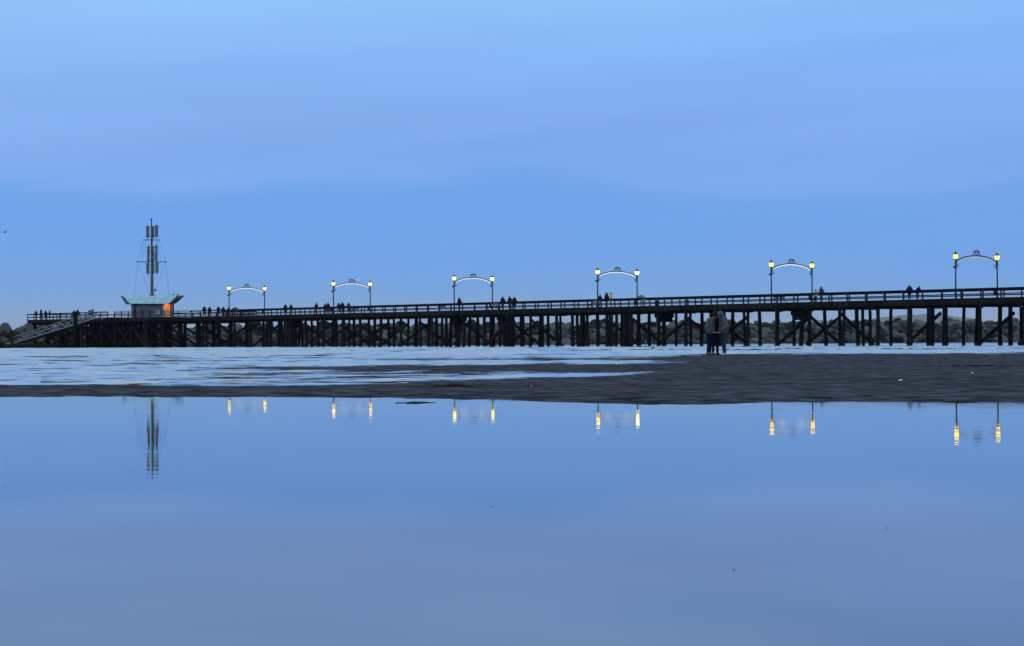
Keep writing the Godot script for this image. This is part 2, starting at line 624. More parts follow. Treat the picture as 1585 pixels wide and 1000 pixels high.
func sand() -> void:
	var qn_x := [0, 230, 500, 600, 700, 800, 900, 1000, 1085, 1150, 1250, 1330, 1430, 1585]
	var qn := [78.4, 79.9, 81.5, 82.4, 85.3, 87.8, 91.0, 94.6, 95.0, 94.2, 92.7, 92.5, 94.4, 95.1]
	var qa_x := [0, 200, 400, 600, 800, 900, 1000, 1050, 1085]
	var qa := [61.0, 62.0, 64.0, 61.5, 55.0, 51.0, 46.0, 34.0, 17.0]
	var qb_x := [290, 340, 500, 700, 900, 1000, 1050]
	var qb := [36.5, 40.5, 44.5, 47.0, 48.0, 49.0, 48.0]
	var qc_x := [290, 350, 400, 500, 600, 800, 1000, 1060]
	var qc := [37.2, 35.4, 33.6, 33.5, 32.5, 31.8, 30.6, 29.0]
	var qd_x := [540, 600, 700, 800, 900, 1000, 1040]
	var qd := [25.0, 26.6, 26.8, 27.3, 28.2, 30.0, 32.0]
	var qe_x := [540, 620, 700, 800, 900, 1000, 1085]
	var qe := [25.2, 23.0, 21.8, 21.8, 21.7, 21.4, 17.5]
	var n1 := FastNoiseLite.new()
	n1.seed = 21
	n1.frequency = 0.35
	n1.fractal_octaves = 4
	var n2 := FastNoiseLite.new()
	n2.seed = 22
	n2.frequency = 1.7
	n2.fractal_octaves = 3
	var n3 := FastNoiseLite.new()
	n3.seed = 23
	n3.frequency = 0.08
	var n4 := FastNoiseLite.new()
	n4.seed = 24
	n4.frequency = 3.0
	n4.fractal_octaves = 3
	var pts := PackedVector3Array()
	var cols := PackedColorArray()
	var ts := PackedFloat32Array()
	var tt := -1500.0
	while tt < 3500.0:
		ts.append(tt)
		tt += 3.0 if tt > -100.0 and tt < 1700.0 else 12.0
	var cx := ts.size()
	var rows := 0
	var q := 112.0
	while q > 14.0:
		var d := 1657.0 / q
		for i in cx:
			var t := ts[i]
			var x := (t - 792.5) / 3526.0 * d
			var e := 1.2 * n3.get_noise_2d(x, d * 0.6) + 0.8 * n1.get_noise_2d(x * 0.7, d * 0.7)
			var qq := q + e
			var far := table(qa_x, qa, t)
			var land := minf(qq - far, table(qn_x, qn, t) - qq)
			if t > 290.0 and t < 1060.0:
				land = maxf(land, minf(qq - table(qc_x, qc, t), table(qb_x, qb, t) - qq))
				var near_wet := smoothstep(180.0, 330.0, t)
				if qq > table(qb_x, qb, t) - 3.0 and qq < far + 3.0:
					land = maxf(land, lerpf(lerpf(-6.0, 1.0, near_wet), 1.9, smoothstep(450.0, 620.0, t)))
			elif t > 60.0 and t <= 290.0 and qq > far - 16.0 and qq < far + 2.0:
				land = maxf(land, 0.2)
			if t > 540.0 and t < 1085.0:
				land = maxf(land, minf(qq - table(qe_x, qe, t), table(qd_x, qd, t) - qq))
			land = minf(land, minf((t + 1400.0 + 60.0 * e) / 50.0, (3300.0 - t + 90.0 * e) / 50.0))
			var y := clampf(signf(land) * 0.0023 * pow(absf(land), 1.4), -0.13, 0.030)
			# a shallow swale that stays wet
			y -= 0.011 * exp(-pow((q - 50.0 - 0.004 * (t - 1000.0)) / 3.2, 2.0)) * smoothstep(720.0, 800.0, t) * (1.0 - smoothstep(900.0, 1060.0, t))
			var rise := smoothstep(-6.0, 0.0, land)
			var fine := n4.get_noise_2d(x * 0.8, d)
			var shore := exp(-pow((table(qn_x, qn, t) - qq - 1.0) / 3.0, 2.0))
			y += shore * (0.010 * n2.get_noise_2d(x * 0.9 + 5.0, d * 3.0) + 0.008 * n4.get_noise_2d(x * 0.5, d * 1.5))
			y += fine * 0.006 * rise + 0.004 * smoothstep(40.0, 18.0, q) * smoothstep(-2.0, 1.0, land)
			y += (0.009 * n1.get_noise_2d(x * 0.55, d * 1.6) + 0.005 * n2.get_noise_2d(x * 0.55, d * 1.8)) * rise
			pts.append(Vector3(x, y, -d))
			var k := 1.0 + 0.45 * n1.get_noise_2d(x * 0.5 + 40.0, d) + 0.45 * n2.get_noise_2d(x + 9.0, d) + 1.5 * n4.get_noise_2d(x * 0.8 + 70.0, d)
			k = clampf(k, 0.3, 2.0)
			cols.append(Color(0.032 * k, 0.036 * k, 0.049 * k))
		rows += 1
		q -= 0.25
	var idx := PackedInt32Array()
	for j in rows - 1:
		for i in cx - 1:
			var a := j * cx + i
			idx.append_array(PackedInt32Array([a, a + cx, a + 1, a + 1, a + cx, a + cx + 1]))
	var nor := PackedVector3Array()
	nor.resize(pts.size())
	for j in rows:
		for i in cx:
			var a := j * cx + i
			var px := pts[j * cx + mini(i + 1, cx - 1)] - pts[j * cx + maxi(i - 1, 0)]
			var pz := pts[mini(j + 1, rows - 1) * cx + i] - pts[maxi(j - 1, 0) * cx + i]
			nor[a] = px.cross(pz).normalized()
			if nor[a].y < 0.0:
				nor[a] = -nor[a]
	var arr := []
	arr.resize(Mesh.ARRAY_MAX)
	arr[Mesh.ARRAY_VERTEX] = pts
	arr[Mesh.ARRAY_NORMAL] = nor
	arr[Mesh.ARRAY_COLOR] = cols
	arr[Mesh.ARRAY_INDEX] = idx
	var m := ArrayMesh.new()
	m.add_surface_from_arrays(Mesh.PRIMITIVE_TRIANGLES, arr)
	var mat := paint(1, 1, 1, 0.95, 0.0, 0.12)
	mat.vertex_color_use_as_albedo = true
	struct("sand", m, mat, "dark wet sand bar between the tidal pool and the sea")


func hills() -> void:
	var xs := [1100, 1160, 1225, 1250, 1300, 1335, 1350, 1380, 1425, 1440, 1470, 1500, 1530, 1560, 1620]
	var hs := [8, 20, 31, 33.0, 33.5, 33, 36, 40.0, 42.5, 42.5, 40, 36, 30, 22, 8]
	var no := FastNoiseLite.new()
	no.seed = 8
	no.frequency = 0.004
	var far := 24000.0
	var b := MB.new()
	var ring := []
	for i in 131:
		var t := 1100.0 + 4.0 * i
		var x := (t - 792.5) / 3526.0 * far
		var h := table(xs, hs, t) * far / 3526.0 + no.get_noise_1d(x) * 14.0
		ring.append([Vector3(x, -2, -far + 2000), Vector3(x, h * 0.55, -far + 900 + no.get_noise_1d(x + 900.0) * 300), Vector3(x, maxf(h, 1.0), -far), Vector3(x, -2, -far - 2000)])
	for i in 130:
		for k in 3:
			b.quad(ring[i][k], ring[i + 1][k], ring[i + 1][k + 1], ring[i][k + 1])
	struct("hills", b.mesh(), paint(0.045, 0.06, 0.05, 0.95, 0.0, 0.1), "low blue hills far across the water")


# ---------------------------------------------------------------- breakwater
func rock_shape(seed_: int) -> ArrayMesh:
	var r := RandomNumberGenerator.new()
	r.seed = seed_
	var t := (1.0 + sqrt(5.0)) / 2.0
	var p := [Vector3(-1, t, 0), Vector3(1, t, 0), Vector3(-1, -t, 0), Vector3(1, -t, 0), Vector3(0, -1, t), Vector3(0, 1, t), Vector3(0, -1, -t), Vector3(0, 1, -t), Vector3(t, 0, -1), Vector3(t, 0, 1), Vector3(-t, 0, -1), Vector3(-t, 0, 1)]
	var f := [[0, 11, 5], [0, 5, 1], [0, 1, 7], [0, 7, 10], [0, 10, 11], [1, 5, 9], [5, 11, 4], [11, 10, 2], [10, 7, 6], [7, 1, 8], [3, 9, 4], [3, 4, 2], [3, 2, 6], [3, 6, 8], [3, 8, 9], [4, 9, 5], [2, 4, 11], [6, 2, 10], [8, 6, 7], [9, 8, 1]]
	var cuts := []
	for i in 8:
		cuts.append([Vector3(r.randfn(), r.randfn(), r.randfn()).normalized(), r.randf_range(0.42, 0.78)])
	var sc := Vector3(r.randf_range(0.85, 1.25), r.randf_range(0.5, 0.8), r.randf_range(0.85, 1.15))
	var shape := func(q: Vector3) -> Vector3:
		q = q.normalized()
		for c in cuts:
			var o := q.dot(c[0])
			if o > c[1]:
				q -= c[0] * (o - c[1])
		return q * sc * 0.70
	var b := MB.new()
	for g in f:
		var m := [p[g[0]].normalized(), p[g[1]].normalized(), p[g[2]].normalized()]
		var e := [(m[0] + m[1]).normalized(), (m[1] + m[2]).normalized(), (m[2] + m[0]).normalized()]
		for w in [[m[0], e[0], e[2]], [e[0], m[1], e[1]], [e[2], e[1], m[2]], [e[0], e[1], e[2]]]:
			b.tri(shape.call(w[0]), shape.call(w[1]), shape.call(w[2]))
	return b.mesh()


func breakwater() -> void:
	var o := thing("breakwater", "long rubble breakwater of grey boulders behind the pier", "breakwater")
	var lx := [-130.0, -112.0, -93.0, -41.5, 41.0, 213.0, 290.0]
	var ld := [352.0, 378.0, 410.0, 500.0, 700.0, 950.0, 1060.0]
	var line: Array[Vector3] = []
	for i in lx.size():
		line.append(Vector3(lx[i], 0, -ld[i]))
	var shapes := []
	for i in 7:
		shapes.append(rock_shape(100 + i))
	# the rubble core under the boulders
	var core := MB.new()
	var spots := []
	var at := 0.0
	for i in line.size() - 1:
		var a := line[i]
		var d := line[i + 1] - a
		var len := d.length()
		var dir := d / len
		var front := Vector3(-dir.z, 0, dir.x)
		if front.dot(a) > 0.0:
			front = -front
		var h0 := -a.z * 27.5 / 3526.0 + EYE
		var h1 := -line[i + 1].z * 27.5 / 3526.0 + EYE
		var q := [a, line[i + 1]]
		var hh := [h0 - 0.9, h1 - 0.9]
		var sec := []
		for k in 2:
			sec.append([q[k] - Vector3.UP * 0.4 + front * 0.2, q[k] - front * hh[k] * 1.15 + Vector3.UP * hh[k], q[k] - front * (hh[k] * 1.15 + 2.5) + Vector3.UP * hh[k], q[k] - front * (hh[k] * 2.4 + 2.5) - Vector3.UP * 0.4])
		for k in 3:
			core.quad(sec[0][k], sec[1][k], sec[1][k + 1], sec[0][k + 1])
		var s := 0.0
		while s < len:
			var c := a + dir * s
			var size := lerpf(1.8, 4.1, clampf((-c.z - 400.0) / 550.0, 0.0, 1.0))
			var h := lerpf(h0, h1, s / len)
			var n := int(ceil(h / (size * 0.72)))
			for r in n + 2:
				var k := (r + rng.randf_range(-0.3, 0.3)) / n
				var y := clampf(k, 0.0, 1.0) * (h - size * 0.45)
				var back := minf(k, 1.0) * h * 1.15 + maxf(0.0, k - 1.0) * n * size
				var p := c + dir * rng.randf_range(-0.5, 0.5) * size - front * back + Vector3.UP * (y + rng.randf_range(-0.2, 0.3) * size * (1.6 if k > 0.85 else 1.0))
				var sz := size * rng.randf_range(0.75, 1.45)
				var b := Basis.from_euler(Vector3(rng.randf_range(-0.7, 0.7), rng.randf() * TAU, rng.randf_range(-0.7, 0.7))).scaled(Vector3.ONE * sz)
				var px := absf(p.x / p.z)
				spots.append([sz / -p.z * (1.0 if px < 0.235 else 0.1) * (0.4 if k > 1.05 else 1.0), Transform3D(b, p), rng.randi() % 7, rng.randi() % 4])
			s += size * 1.1
	spots.sort_custom(func(x, y): return x[0] > y[0])
	part("rubble_core", core.mesh(), M.timber0, o)
	for i in mini(300, spots.size()):
		part("rock", shapes[spots[i][2]], M["rock%d" % spots[i][3]], o, spots[i][1])
	for k in 4:
		var mine := []
		for i in range(300, spots.size()):
			if spots[i][2] % 4 == k:
				mine.append(spots[i][1])
		var mm := MultiMesh.new()
		mm.transform_format = MultiMesh.TRANSFORM_3D
		mm.mesh = shapes[k]
		mm.instance_count = mine.size()
		for i in mine.size():
			mm.set_instance_transform(i, mine[i])
		var mi := MultiMeshInstance3D.new()
		mi.name = numbered("boulders", o)
		mi.multimesh = mm
		mi.material_override = M["rock%d" % k]
		mi.set_meta("kind", "stuff")
		o.add_child(mi, true)


# ---------------------------------------------------------------- pier
func beam(w: float, h: float, len: float) -> ArrayMesh:   # chamfered timber along x, centred
	var b := MB.new()
	var c := minf(w, h) * 0.12
	var prof := [Vector2(-w / 2 + c, -h / 2), Vector2(w / 2 - c, -h / 2), Vector2(w / 2, -h / 2 + c), Vector2(w / 2, h / 2 - c), Vector2(w / 2 - c, h / 2), Vector2(-w / 2 + c, h / 2), Vector2(-w / 2, h / 2 - c), Vector2(-w / 2, -h / 2 + c)]
	for i in 8:
		var p: Vector2 = prof[i]
		var q: Vector2 = prof[(i + 1) % 8]
		b.quad(Vector3(-len / 2, p.y, p.x), Vector3(-len / 2, q.y, q.x), Vector3(len / 2, q.y, q.x), Vector3(len / 2, p.y, p.x))
	for i in range(1, 7):
		for e in [-1, 1]:
			var tri := [prof[0], prof[i], prof[i + 1]]
			if e > 0:
				tri.reverse()
			b.tri(Vector3(e * len / 2, tri[0].y, tri[0].x), Vector3(e * len / 2, tri[1].y, tri[1].x), Vector3(e * len / 2, tri[2].y, tri[2].x))
	return b.mesh()


func along(a: Vector3, b: Vector3) -> Transform3D:   # a beam of length 1 along x laid from a to b
	var d := b - a
	var x := d.normalized()
	var z := x.cross(Vector3.UP)
	z = Vector3.BACK if z.length() < 0.01 else z.normalized()
	return Transform3D(Basis(d, z.cross(x), z), (a + b) * 0.5)


func timber() -> Material:
	return M["timber%d" % (rng.randi() % 4)]


func build_pier() -> void:
	var o := thing("pier", "long dark timber pier on piles with white-gapped railings", "pier", Transform3D(Basis(Vector3.UP, PIER_TURN), ORIGIN))
	var L := func(s: float, v: float, y: float) -> Vector3: return Vector3(s, y, -v)
	var piles := []
	for i in 3:
		var b := MB.new()
		var pts := []
		var rad := []
		for k in 7:
			var t := k / 6.0
			pts.append(Vector3(0.03 * sin(t * 5.0 + i * 2.0), -1.0 + t * 5.15, 0.03 * cos(t * 4.0 + i)))
			rad.append(0.235 - 0.035 * t + 0.012 * sin(k * 2.3 + i))
		b.tube(pts, rad, 10)
		piles.append(b.mesh())
	var brace := beam(0.24, 0.34, 1.0)
	var cap := beam(0.36, 0.34, 1.0)
	var board := beam(0.09, 0.60, 1.0)
	var rail := beam(0.055, 0.125, 1.0)
	var cap_rail := beam(0.20, 0.055, 1.0)
	var post := beam(0.16, 0.12, 1.0)
	var string := beam(0.30, 0.30, 1.0)
	var put_pile := func(s: float, v: float, fat: float) -> void:
		var t := Transform3D(Basis.from_euler(Vector3(rng.randf_range(-0.024, 0.024), rng.randf() * TAU, rng.randf_range(-0.024, 0.024))).scaled(Vector3(fat, 1, fat)), Vector3(s, 0, -v))
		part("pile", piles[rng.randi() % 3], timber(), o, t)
	# bents of the long walkway
	var clusters := [-60.0, -21.2, -3.2, 10.8, 18.7, 21.2, 72.9]
	var i := -3
	while true:
		var s := 80.25 - 5.233 * i
		if s < -91.0:
			break
		var rows := [0.4, 2.9, 5.3]
		for v in rows:
			put_pile.call(s + rng.randf_range(-0.4, 0.4), v + rng.randf_range(-0.2, 0.2), rng.randf_range(0.8, 1.15))
			if rng.randf() < 0.12:
				put_pile.call(s + rng.randf_range(-0.9, 0.9), v + rng.randf_range(0.1, 0.9), rng.randf_range(0.8, 1.0))
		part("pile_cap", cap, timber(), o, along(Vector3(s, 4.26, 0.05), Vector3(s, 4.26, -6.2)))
		# transverse braces, crossing, their ends running past the piles
		var kind: int = [0, 1, 2, 3, 1, 2, 4, 4][rng.randi() % 8]
		var e0 := Vector3(0.27, 0, 0)
		if kind != 1 and kind != 4:
			part("brace", brace, timber(), o, along(Vector3(s, 3.5 + rng.randf_range(-0.3, 0.25), -0.1) + e0, Vector3(s, rng.randf_range(-0.1, 0.3), -5.5) + e0))
		if kind != 2 and kind != 4:
			part("brace", brace, timber(), o, along(Vector3(s, 3.5 + rng.randf_range(-0.3, 0.25), -5.6) - e0, Vector3(s, rng.randf_range(-0.1, 0.3), -0.2) - e0))
		if kind == 3:
			part("brace", brace, timber(), o, along(Vector3(s - 0.2, 3.3, -0.15), Vector3(s - 5.0, 0.1, -0.15)))
		i += 1
	for s in clusters:
		for k in 2:
			put_pile.call(s + rng.randf_range(-0.35, 0.35), 0.2 + 0.5 * k, 1.0)
		put_pile.call(s + 0.3, 2.4, 1.0)
	# blocks under the deck where the lamp arches and stairs once bore down
	var block := beam(1.5, 0.55, 1.0)
	for s in [51.2, 26.8, -6.4, -17.4, -61.3]:
		part("bearing_block", block, M.timber2, o, along(Vector3(s - 1.0, 3.84, -2.0), Vector3(s + 1.0, 3.84, -2.0)))
		part("bearing_block", block, M.timber2, o, along(Vector3(s - 0.7, 3.30, -2.0), Vector3(s + 0.7, 3.30, -2.0)))
		put_pile.call(s, 2.0, 1.25)
	# stringers, deck, fascia
	var bay := 2.8545
	var s0 := 77.7 + 8 * bay
	var deck := MB.new()
	deck.box(Vector3((s0 - 91.5) / 2, 4.92, -3.12), Vector3(s0 + 91.5, 0.14, 5.9))
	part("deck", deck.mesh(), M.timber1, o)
	var near_rail := part("railing", rail, M.timber1, o, along(Vector3(s0, 5.47, -0.16), Vector3(s0 - bay, 5.47, -0.16)))
	var far_rail := part("railing", rail, M.timber1, o, along(Vector3(s0, 5.47, -6.06), Vector3(s0 - bay, 5.47, -6.06)))
	for side in 2:
		var v: float = [0.16, 6.06][side]
		var own: MeshInstance3D = [near_rail, far_rail][side]
		var out := -1.0 if side == 0 else 1.0
		var inv := own.transform.affine_inverse()
		var s := s0
		var k := 0
		while s > -90.0:
			var a := maxf(s - bay, -90.0 - 1.5)
			if k % 2 == 0:
				var e := maxf(s - 2.0 * bay, -91.5)
				part("fascia_board", board, timber(), o, along(Vector3(s - 0.006, 4.70, -v), Vector3(e + 0.006, 4.70, -v)))
				part("stringer", string, timber(), o, along(Vector3(s, 4.58, -(v - out * 0.42)), Vector3(e, 4.58, -(v - out * 0.42))))
				part("rail_cap", cap_rail, timber(), own, inv * along(Vector3(s - 0.004, 6.07, -v), Vector3(e + 0.004, 6.07, -v)))
				part("rail", rail, timber(), own, inv * along(Vector3(s - 0.004, 5.98, -v), Vector3(e + 0.004, 5.98, -v)))
				if k > 0:
					part("rail", rail, timber(), own, inv * along(Vector3(s - 0.004, 5.47, -v), Vector3(e + 0.004, 5.47, -v)))
				else:
					part("rail", rail, timber(), own, inv * along(Vector3(s - bay, 5.47, -v), Vector3(e, 5.47, -v)))
				part("kerb_timber", string, timber(), o, along(Vector3(s, 4.92, -(v - out * 0.26)), Vector3(e, 4.92, -(v - out * 0.26))))
			var pv := v + out * 0.11
			part("rail_post", post, M.post, own, inv * along(Vector3(s, 4.42, -pv), Vector3(s, 6.03, -pv)))
			s -= bay
			k += 1
	pier_head(o, put_pile, brace, cap, board, rail, cap_rail, post, string)


func pier_head(o: Node3D, put_pile: Callable, brace: Mesh, cap: Mesh, board: Mesh, rail: Mesh, cap_rail: Mesh, post: Mesh, string: Mesh) -> void:
	var a := -136.5
	var b := -90.0
	var v0 := -8.0
	var v1 := 12.0
	var deck := MB.new()
	deck.box(Vector3((a + b) / 2 - 0.8, 4.915, -(v0 + v1) / 2), Vector3(b - a - 1.6, 0.16, v1 - v0))
	part("deck", deck.mesh(), M.timber0, o)
	for i in 9:
		var s := a + 1.5 + i * 5.3
		for v in [-7.4, -4.4, -1.2, 2.0, 5.2, 8.4, 11.4]:
			put_pile.call(s + rng.randf_range(-0.4, 0.4), v, rng.randf_range(1.1, 1.5))
		part("pile_cap", cap, timber(), o, along(Vector3(s, 4.24, -v0 - 0.1), Vector3(s, 4.24, -v1)))
		part("brace", brace, timber(), o, along(Vector3(s + 0.3, 3.7, 7.4), Vector3(s + 0.3, 0.0, 1.4)))
		part("brace", brace, timber(), o, along(Vector3(s - 0.3, 3.7, 1.2), Vector3(s - 0.3, 0.0, 7.2)))
		part("brace", brace, timber(), o, along(Vector3(s + 0.3, 3.7, -2.0), Vector3(s + 0.3, 0.0, -8.4)))
		if i > 2:
			part("brace", brace, timber(), o, along(Vector3(s, 3.6, 7.2), Vector3(s - 5.0, 0.1, 7.2)))
			part("brace", brace, timber(), o, along(Vector3(s - 4.6, 3.6, 7.6), Vector3(s + 0.4, 0.1, 7.6)))
	# edges: front, shore side, seaward end, back
	var edges := [[Vector2(b - 0.2, v0), Vector2(-102.6, v0), 4], [Vector2(-105.2, v0), Vector2(a, v0), 2], [Vector2(b, -0.3), Vector2(b, v0), 4], [Vector2(a, v0), Vector2(a, v1), 2], [Vector2(b, v1), Vector2(a, v1), 2], [Vector2(b, v1), Vector2(b, 6.4), 2]]
	for e in edges:
		var p: Vector2 = e[0]
		var q: Vector2 = e[1]
		var len := p.distance_to(q)
		var n := maxi(1, int(round(len / 2.7)))
		var W := func(t: float, y: float) -> Vector3:
			var w := p.lerp(q, t)
			return Vector3(w.x, y, -w.y)
		var own := part("railing", cap_rail, M.timber1, o, along(W.call(0.0, 6.07), W.call(1.0, 6.07)))
		var inv := own.transform.affine_inverse()
		var heights := [5.98, 5.47] if e[2] == 2 else [5.88, 5.68, 5.48, 5.28]
		var thin := rail if e[2] == 2 else beam(0.05, 0.08, 1.0)
		for k in n:
			for y in heights:
				part("rail", thin, timber(), own, inv * along(W.call((k + 0.003) / n, y), W.call((k + 0.997) / n, y)))
		for k in n + 1:
			part("rail_post", post, M.post, own, inv * along(W.call(float(k) / n, 4.5), W.call(float(k) / n, 6.03)))
		for k in maxi(1, n / 2):
			part("fascia_board", board, timber(), o, along(W.call((k + 0.002) / maxi(1, n / 2), 4.71), W.call((k + 0.998) / maxi(1, n / 2), 4.71)))
	for v in [-7.7, -5.0, 0.0, 6.0, 11.6]:
		part("stringer", string, timber(), o, along(Vector3(b - 0.4, 4.57, -v), Vector3(a + 0.4, 4.57, -v)))


# ---------------------------------------------------------------- hut and mast on the pier head
func build_hut() -> void:
	var o := thing("shelter_hut", "flat-walled hut with flared teal roof and orange-lit alcove on the pier head", "hut", Transform3D(Basis(Vector3.UP, -1.276), Vector3(-61.3, DECK, -388.0)))
	var stain := tone_texture(17, 0.02, 0.72, 1.0)
	var wall := textured(paint(0.20, 0.215, 0.25, 0.8), stain, Vector3(0.3, 0.15, 0.3))
	var teal := textured(paint(0.47, 0.78, 0.90, 0.55, 0.0, 0.4), stain, Vector3(0.4, 0.12, 0.4))
	var dark := paint(0.022, 0.022, 0.026, 0.7)
	var white := paint(0.7, 0.7, 0.7, 0.6)
	var bm := func(at: Vector3, s: Vector3) -> ArrayMesh:
		var m := MB.new()
		m.box(at, s)
		return m.mesh()
	# front wall panels (towards the viewer is +x, image left is +z)
	for i in 3:
		part("wall_panel", bm.call(Vector3(1.8, 1.2, 3.05 - 0.78 - i * 1.56), Vector3(0.12, 2.4, 1.54)), wall, o)
	part("corner_post", bm.call(Vector3(1.8, 1.21, 3.2), Vector3(0.2, 2.42, 0.28)), dark, o)
	part("side_wall", bm.call(Vector3(0.0, 1.2, 3.25), Vector3(3.36, 2.4, 0.14)), wall, o)
	part("back_wall", bm.call(Vector3(-1.8, 1.2, 0.0), Vector3(0.14, 2.4, 6.4)), wall, o)
	part("alcove_wall", bm.call(Vector3(0.5, 1.2, -2.35), Vector3(0.12, 2.4, 1.6)), paint(0.75, 0.62, 0.42, 0.8), o)
	part("alcove_wall", bm.call(Vector3(1.12, 1.2, -1.58), Vector3(1.1, 2.4, 0.1)), paint(0.75, 0.70, 0.6, 0.8), o)
	part("door_post", bm.call(Vector3(1.8, 1.21, -1.68), Vector3(0.16, 2.42, 0.16)), white, o)
	part("corner_post", bm.call(Vector3(1.8, 1.21, -3.35), Vector3(0.2, 2.42, 0.24)), dark, o)
	part("corner_post", bm.call(Vector3(1.7, 1.21, -2.95), Vector3(0.12, 2.42, 0.12)), dark, o)
	part("side_wall", bm.call(Vector3(-0.6, 1.2, -3.3), Vector3(2.2, 2.4, 0.14)), wall, o)
	# notice on the wall: white board with a dark square and a short line
	var sign := part("notice_board", bm.call(Vector3(1.885, 0.98, -0.62), Vector3(0.05, 0.62, 0.78)), white, o)
	part("notice_symbol", bm.call(Vector3(1.915, 1.0, -0.45), Vector3(0.012, 0.36, 0.26)), dark, sign)
	part("notice_line", bm.call(Vector3(1.915, 1.08, -0.80), Vector3(0.012, 0.14, 0.2)), dark, sign)
	# ceiling slab and flared roof panels
	part("ceiling", bm.call(Vector3(0, 2.50, 0.3), Vector3(4.3, 0.14, 7.2)), dark, o)
	part("roof_deck", bm.call(Vector3(0, 2.92, 0.6), Vector3(3.7, 0.1, 6.9)), dark, o)
	var slab := func(p: Array, th: Vector3) -> ArrayMesh:
		var m := MB.new()
		m.hexa([p[0], p[1], p[1] + th, p[0] + th, p[3], p[2], p[2] + th, p[3] + th])
		return m.mesh()
	var roof := Node3D.new()
	roof.name = "roof"
	o.add_child(roof)
	var yb := 2.42
	var yt := 3.80
	for i in 5:
		var zb0 := lerpf(4.07, -2.45, i / 5.0)
		var zb1 := lerpf(4.07, -2.45, (i + 1) / 5.0) + 0.012
		var zt0 := lerpf(5.16, -4.0, i / 5.0)
		var zt1 := lerpf(5.16, -4.0, (i + 1) / 5.0) + 0.012
		part("roof_panel", slab.call([Vector3(2.6, yb, zb0), Vector3(2.6, yb, zb1), Vector3(1.75, yt, zt1), Vector3(1.75, yt, zt0)], Vector3(-0.14, -0.04, 0)), teal, roof)
		part("roof_panel", slab.call([Vector3(-2.6, yb, zb1), Vector3(-2.6, yb, zb0), Vector3(-1.75, yt, zt0), Vector3(-1.75, yt, zt1)], Vector3(0.14, -0.04, 0)), teal, roof)
	part("roof_panel", slab.call([Vector3(-2.58, yb, 3.75), Vector3(2.50, yb, 3.75), Vector3(1.65, yt, 4.84), Vector3(-1.73, yt, 4.84)], Vector3(0, 0.03, -0.14)), teal, roof)
	for k in 2:
		var z := -2.55 - 0.85 * k
		part("roof_fin", slab.call([Vector3(-2.5, yb + 0.04, z), Vector3(2.5, yb + 0.04, z), Vector3(1.8, yt + 0.05, z - 1.6), Vector3(-1.8, yt + 0.05, z - 1.6)], Vector3(0, 0.0, -0.34)), dark, roof)
	# wall lamp in the alcove
	var lamp := MB.new()
	lamp.lathe([Vector2(0.0, -0.09), Vector2(0.07, -0.06), Vector2(0.08, 0.04), Vector2(0.0, 0.08)], 10)
	part("wall_lamp", lamp.mesh(), glow(1.0, 0.45, 0.08, 1.2), o, Transform3D(Basis(), Vector3(1.55, 2.2, -2.25)))
	var li := OmniLight3D.new()
	li.name = "wall_lamp_light"
	li.light_color = Color(1.0, 0.52, 0.12)
	li.light_energy = 1.15
	li.light_size = 0.05
	li.omni_range = 12.0
	li.omni_attenuation = 2.0
	li.shadow_enabled = true
	li.position = Vector3(1.55, 2.2, -2.25)
	o.add_child(li)


